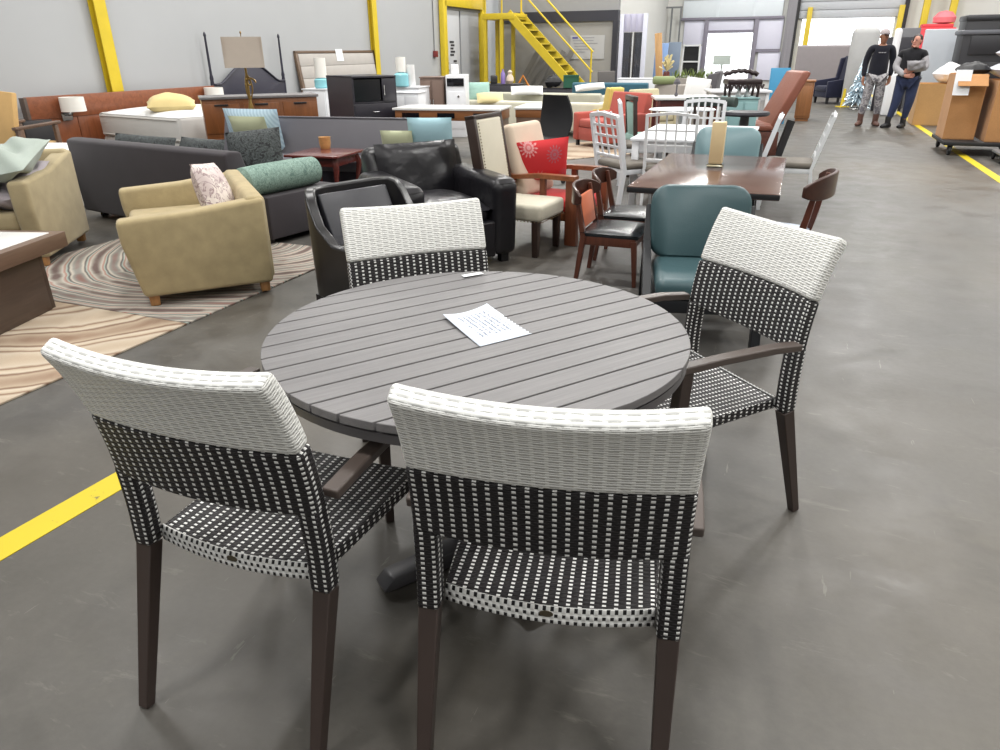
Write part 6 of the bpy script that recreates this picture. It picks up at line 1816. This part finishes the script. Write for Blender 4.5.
s = B(); s.path([(-.16, 0, 0), (.0, 0, .28), (.16, 0, 0)], .03, 8); tag(s.build('orange_frame', M['orange_p'], None, on(DY(523, 86, 18.8), DY(523, 88, 18.8).z)), 'orange bent tube on the chest below the stairs', 'toy')
t = low_cabinet('tool_chest', 'dark chest below the yellow stairs carrying the crate', DY(550, 90, 18.8) + Vector((0, .4, 0)), -.2, 1.3, .6, DY(550, 88, 18.8).z - .02, M['espresso'], 'chest')
zq = DY(550, 88, 18.8).z
t = thing('crate', 'dark green plastic crate on the chest below the yellow stairs', 'crate', on(DY(571, 86, 18.9), zq), -.1)
s = B()
for y in (-.14, .14): s.box((0, y, .14), (.36, .015, .28))
for x in (-.18, .18): s.box((x, 0, .14), (.015, .28, .28))
s.box((0, 0, .01), (.36, .28, .02)); s.build('basket', M['green_p'], t)
s = B(); s.box((0, -.15, .27), (.38, .02, .03)); s.box((0, .15, .27), (.38, .02, .03)); s.build('rim', M['green_p'], t)
s = B(); s.pillow(.42, .34, .26, None, 12, .05, .04, 5); o = s.build('black_bag', M['mesh_black'], None, on(DY(553, 80, 19.0), zq + .13)); tag(o, 'black bag slumped beside the dark green crate', 'bag')
# ---- teal sofa, grey sofa with pillow, sage bolster and chairs near the office corner
M['blue_teal'] = fabric('teal blue upholstery', (58, 96, 112), .1, 160, .9, .2)
M['taupe_sofa'] = fabric('taupe grey sofa fabric', (150, 144, 138), .05, 160, .9, .2)
sofa('teal blue sofa with its back to us behind the yellow armchair', DY(572, 82.5, 17.0), DY(648, 83, 16.4), DY(610, 82.5, 16.7).z, M['blue_teal'], .85)
sofa('taupe grey sofa with a white pillow near the office corner', DY(656, 84, 15.2), DY(712, 84, 14.8), DY(680, 84, 15.0).z, M['taupe_sofa'], .85, True)
M['sage_d'] = fabric('sage green velvet', (132, 144, 104), .1, 160, .9, .2)
s = B(); s.lathe([(0, -.22), (.06, -.21), (.075, -.18), (.075, .18), (.06, .21), (0, .22)], n=20, rot=(0, PI / 2, 0)); tag(s.build('bolster', M['sage_d'], None, on(DY(664, 79, 15.0), DY(680, 84, 15.0).z + .07)), 'sage green bolster on the back of the taupe grey sofa', 'bolster')
pillow('scatter_pillow', 'white pillow leaning on the taupe grey sofa', 'pillow', DY(697, 89, 14.6), .46, .40, .14, PI - .3 + PI, .2, M['white_cot'], roll=-.12)
M['grey_chair'] = fabric('grey chair fabric', (92, 90, 94), .06, 160, .9, .2)
wing_chair('desk_chair', 'dark grey armchair with wooden arms behind the taupe grey sofa', on(DY(703, 88, 16.2), 0), (-.9, .4), M['grey_chair'], .6, .6, DY(703, 71, 16.2).z)
t = thing('monitor', 'grey mesh chair back standing by the office wall', 'chair', on(DY(606, 85, 18.4), 0), .1); zt_ = DY(606, 71, 18.4).z
s = B(); s.box((0, 0, zt_ - .22), (.42, .05, .44), (R_(-6), 0, 0), .05, 3); s.build('backrest', paint('grey mesh', (92, 88, 86), .7, 0, .1, 150), t)
s = B(); s.box((0, -.22, .46), (.46, .44, .08), bev=.03); s.build('seat', M['mesh_black'], t)
s = B(); s.tube((0, -.2, .08), (0, -.2, .43), .03); s.path([(0, -.1, .43), (0, .04, .5), (0, .03, zt_ - .35)], .02); s.build('column', M['black_sat'], t)
for k in range(5):
    a_ = k * 1.257; s = B(); s.path([(0, -.2, .10), (.26 * math.cos(a_), -.2 + .26 * math.sin(a_), .03)], [.025, .03]); s.build('foot', M['black_sat'], t)
t.name = 'task_chair'
# white glossy table and plant clutter before the entrance
low_cabinet('white_counter', 'low white counter in front of the glass entrance', on(DY(640, 79, 20.5), 0), -.35, 1.1, .5, DY(640, 78, 20.5).z - .02, M['white_lac'], 'counter')
M['plant'] = paint('plant green', (112, 130, 62), .6, 0, .3, 20)
t = thing('planter', 'long planter with low green plants before the white rack', 'plant', on(DY(692, 80, 19.4), 0), -.37); zt_ = DY(692, 78, 19.4).z
s = B(); s.box((0, 0, zt_ / 2), (1.0, .35, zt_), bev=.01); s.build('box', M['taupe_sofa'], t)
s = B(); rr = random.Random(5)
for k in range(80):
    p = Vector((rr.uniform(-.48, .48), rr.uniform(-.15, .15), zt_)); d = Vector((rr.uniform(-.1, .1), rr.uniform(-.1, .1), rr.uniform(.08, .24)))
    s.path([p, p + d * .6, p + d], [(.006, .004), (.028, .004), (.004, .002)], 6)
s.build('foliage', M['plant'], t)
t = thing('flower_pot', 'slim dark vase of yellow flowers by the slanted plank', 'vase', on(DY(666, 79, 19.0), DY(666, 78, 19.0).z * 0), 0); zt_ = DY(666, 66, 19.0).z
s = B(); s.lathe([(.09, 0), (.13, .1), (.10, zt_ - .3), (.07, zt_ - .12)], n=16); s.build('vase', M['mahog'], t)
s = B()
for k in range(40):
    a_ = rr.random() * 6.28; q = rr.random(); p0 = Vector((0, 0, zt_ - .12)); p1 = p0 + Vector((math.cos(a_) * .2 * q, math.sin(a_) * .2 * q, .1 + .28 * rr.random())); s.path([p0, p1], [.004, .02], 5)
s.build('flowers', M['straw'], t)
# ---- striped armchair, dark framed teal chair, dark console, oval white table
M['cream_stripe'] = fabric('cream striped fabric', (190, 182, 152), .12, 60, .9, .2, 40)
club('striped_armchair', 'cream striped armchair right of the coral armchair', on(DY(654, 112, 13.2), 0), (.5, -.87), M['cream_stripe'], .66, .64, .50, DY(646, 90, 13.2).z)
t = thing('slim_chair', 'dark framed side chair with a pale teal back beside the white table', 'chair', on(DY(648, 120, 9.2), 0), ang(.98, .05)); zt_ = DY(649, 96, 9.2).z
s = B(); s.box((0, -.20, (zt_ + .46) / 2 - .03), (.36, .05, zt_ - .52), (R_(6), 0, 0), .02); s.build('back_pad', M['teal_pale_f'], t)
s = B()
s.box((0, -.22, zt_ - .02), (.46, .06, .06), bev=.01)
s.build('top_rail', M['esp_wood'], t)
for x in (-.21, .21):
    s = B(); s.path([(x, -.225, zt_ - .02), (x, -.19, .44), (x, -.26, 0)], [(.022, .022)] * 3, square=True, side=(1, 0, 0)); s.build('leg', M['esp_wood'], t)
    s = B(); s.box((x, .2, .21), (.04, .04, .42)); s.build('leg', M['esp_wood'], t)
s = B(); s.box((0, 0, .44), (.46, .46, .09), bev=.03); s.build('seat', M['teal_pale_f'], t)
yK = 11.2
a_, b__ = DY(662, 97, yK), DY(722, 97, yK - .4)
def table(name, label, c, rz, w, d, h, mt, ml, th=.035, cat='table', apron=True):
    t = thing(name, label, cat, on(c, 0), rz)
    s = B(); s.box((0, 0, h - th / 2), (w, d, th), bev=.005); s.build('table_top', mt, t)
    if apron: s = B(); s.box((0, 0, h - th - .06), (w - .12, d - .12, .12), bev=.004); s.build('apron', ml, t)
    for x in (-w / 2 + .06, w / 2 - .06):
        for y in (-d / 2 + .06, d / 2 - .06):
            s = B(); s.box((x, y, (h - th) / 2), (.055, .055, h - th), bev=.004); s.build('leg', ml, t)
    return t
table('console_table', 'dark red wood table with a pale glass top behind the white table', on((a_ + b__) / 2 + Vector((0, .35, 0)), 0), -.1, .95, .7, a_.z, M['white_top'], M['mahog'])
s = B(); s.lathe([(.02, 0), (.03, .03), (.012, .06), (.012, .16), (.05, .17), (.05, .20), (.02, .24)], n=14); tag(s.build('candlestick', M['grey_chair'], None, on(DY(676, 96.5, yK + .1), a_.z)), 'small dark ornament on the dark red table', 'ornament')
yO = 9.9
q = DY(684, 111, yO)
t = thing('oval_table', 'white oval pedestal table behind the far lattice chair', 'table', on(q + Vector((.0, .1, 0)), 0), -.1)
s = B(); s.lathe([(.36, 0), (.38, .012), (.36, .025)], n=40); s.move(XF((0, 0, q.z - .0), (0, 0, 0), (1.15, .8, 1))); s.build('table_top', M['white_lac'], t)
s = B(); s.lathe([(.22, 0), (.20, .02), (.05, .06), (.04, q.z)], n=20); s.build('pedestal', M['white_lac'], t)
t = thing('round_back_chair', 'dark olive round backed chair behind the far lattice chair', 'chair', on(DY(712, 112, 9.4), 0), PI - .1); zt_ = DY(712, 98, 9.4).z
s = B(); pts = [(.30 * math.sin(k / 10 * PI - PI / 2), -.10 - .22 * math.cos(k / 10 * PI - PI / 2), zt_ - .06) for k in range(11)]; s.path(pts, [(.03, .06)] * 11, 10, side=None); s.build('back_rail', paint('dark olive vinyl', (62, 74, 70), .4, 0, .08), t)
s = B(); s.lathe([(.26, .36), (.28, .40), (.26, .45)], n=24); s.build('seat', M['grey_chair'], t)
for k in range(4):
    a_ = PI / 4 + k * PI / 2; s = B(); s.tube((.22 * math.cos(a_), .22 * math.sin(a_), .38), (.25 * math.cos(a_), .25 * math.sin(a_), 0), .02); s.build('leg', M['esp_wood'], t)
for k in (3, 7):
    s = B(); s.tube(Vector(pts[k]), (pts[k][0] * .85, pts[k][1] * .8, .42), .018); s.build('back_post', M['esp_wood'], t)
# ---- right group: aqua chest, ornate bench, white table, blue board, brown booth, cabinet
M['aqua_box'] = paint('pale aqua lacquer', (136, 172, 174), .4, 0, .06)
yQ = 10.4
a_, b__ = DY(732, 98, yQ), DY(763, 98, yQ)
zq = a_.z
low_cabinet('aqua_chest', 'pale aqua chest with a dark bench upturned on it', on((a_ + b__) / 2 + Vector((0, .3, 0)), 0), -.1, (b__ - a_).x - .03, .5, zq - .018, M['aqua_box'], 'chest')
t = thing('ornate_bench', 'dark carved bench standing on the pale aqua chest', 'bench', on((a_ + b__) / 2 + Vector((0, .3, 0)), zq), -.1); w_ = (b__ - a_).x + .04; hz_ = DY(747, 77, yQ + .3).z - zq
M['dark_carved'] = wood('dark carved wood', (44, 30, 32), .4, 'X')
s = B(); s.box((0, 0, hz_ - .06), (w_, .40, .07), bev=.02); s.build('seat', M['dark_carved'], t)
s = B()
for k in range(9):
    x = -w_ / 2 + w_ * k / 8; s.path([(x - .02, -.18, hz_ - .09), (x, -.2, hz_ - .14 - .03 * (k % 2)), (x + .02, -.18, hz_ - .09)], .018, 8)
s.build('carving', M['dark_carved'], t)
s = B(); pts = [(-w_ / 2 + w_ * k / 12, .16, hz_ + .02 + .05 * math.sin(k / 12 * PI) + .015 * (k % 2)) for k in range(13)]; s.path(pts, .03, 8); s.build('crest', M['dark_carved'], t)
for x in (-w_ / 2 + .04, w_ / 2 - .04):
    for y in (-.16, .16):
        s = B(); s.path([(x, y, hz_ - .06), (x * 1.02, y, hz_ * .5), (x * .98, y, 0)], [.022, .016, .02]); s.build('leg', M['dark_carved'], t)
for k, lb in ((-.06, 'white small carved figure under the dark bench, left one'), (.06, 'white small carved figure under the dark bench, right one')):
    s = B(); s.lathe([(.03, 0), (.045, .03), (.02, .08), (.035, .11), (.01, .15)], n=12); tag(s.build('white_figure', M['white_cot'], None, on((a_ + b__) / 2 + Vector((k, .22, 0)), zq)), lb, 'ornament')
yW = 12.6
a_, b__ = DY(714, 91, yW), DY(774, 90, yW)
table('white_long_table', 'long white table beyond the aqua chest', on((a_ + b__) / 2 + Vector((0, .35, 0)), 0), -.1, (b__ - a_).x, .7, a_.z, M['white_lac'], M['white_met'])
M['sky_board'] = paint('sky blue panel', (62, 142, 184), .5, 0, .05)
a_, b__ = DY(772, 68, 15.6), DY(791, 67, 15.6)
s = B(); s.box((0, 0, a_.z / 2), ((b__ - a_).x, .05, a_.z), (R_(-3), 0, 0), .004); tag(s.build('blue_panel', M['sky_board'], None, on((a_ + b__) / 2, 0), -.1), 'sky blue panel standing behind the brown booth bench', 'board')
# black oval table
yV = 8.7
q = DY(745, 116, yV); t = thing('black_table', 'black oval table top on a pedestal right of the white table', 'table', on(q, 0), -.2)
s = B(); s.lathe([(.26, 0), (.28, .02), (.27, .045)], n=40); s.move(XF((0, .05, q.z), (0, 0, 0), (1, .8, 1))); s.build('table_top', M['espresso'], t)
s = B(); s.lathe([(.26, 0), (.24, .03), (.06, .07), (.05, q.z)], n=20); s.build('pedestal', M['black_sat'], t)
# brown leaning booth bench
M['tan_lthr'] = leather('reddish brown booth leather', (132, 78, 62), .4, .08, .15)
M['booth_side'] = wood('dark red booth side', (88, 48, 38), .4, 'X')
gb = DY(762, 140, 11.0); gb.z = 0
zt_ = DY(790, 71, 11.0).z
t = thing('booth_bench', 'tall reddish brown leather booth bench leaning back at the aisle edge', 'bench', on(gb, 0), ang(-.97, .06))
W = .74
s = B(); s.side_prism([(-.10, .38), (-.44, zt_ - .02), (-.40, zt_ + .01), (-.32, zt_ - .01), (.02, .42)], -W / 2, W / 2, .02, 3); s.build('backrest', M['tan_lthr'], t)
s = B(); s.box((0, .22, .40), (W, .52, .10), bev=.04, seg=3); s.build('seat', M['tan_lthr'], t)
s = B(); s.box((0, .16, .18), (W - .02, .56, .33), bev=.01); s.build('seat_base', M['booth_side'], t)
for x in (-W / 2 + .05, W / 2 - .05):
    s = B(); s.box((x, -.22, .25), (.05, .10, .5), (R_(14), 0, 0)); s.build('brace', M['black_sat'], t)
# tall wooden cabinet pieces behind the booth
M['honey'] = wood('honey brown cabinet wood', (140, 92, 54), .4, 'Z', .7, .75)
gcab = G(805, 121); zc_ = HZ(805, 81, gcab)
t = thing('wood_cabinet', 'honey brown wooden cabinet standing behind the booth bench', 'cabinet', gcab + Vector((0, .2, 0)), -.4)
s = B(); s.box((0, 0, zc_ / 2 + .03), (.30, .6, zc_ - .06), bev=.006); s.box((0, 0, .03), (.26, .54, .06)); s.build('body', M['honey'], t)
s = B(); s.box((0, 0, zc_), (.34, .64, .03), bev=.006); s.build('top', M['honey'], t)
s = B(); s.box((0, -.305, zc_ / 2), (.24, .016, zc_ - .2), bev=.004); s.build('door', M['honey'], t)
# a couple of crowd fillers seen in the photo: rug under the coral chair
s = B(); s.box((0, 0, .006), (2.2, 1.6, .012), bev=.004); tag(s.build('rug', M['rug_beige'], None, G(592, 152) + Vector((-.2, .2, 0)), .5), 'pale patterned rug under the coral armchair', 'rug')
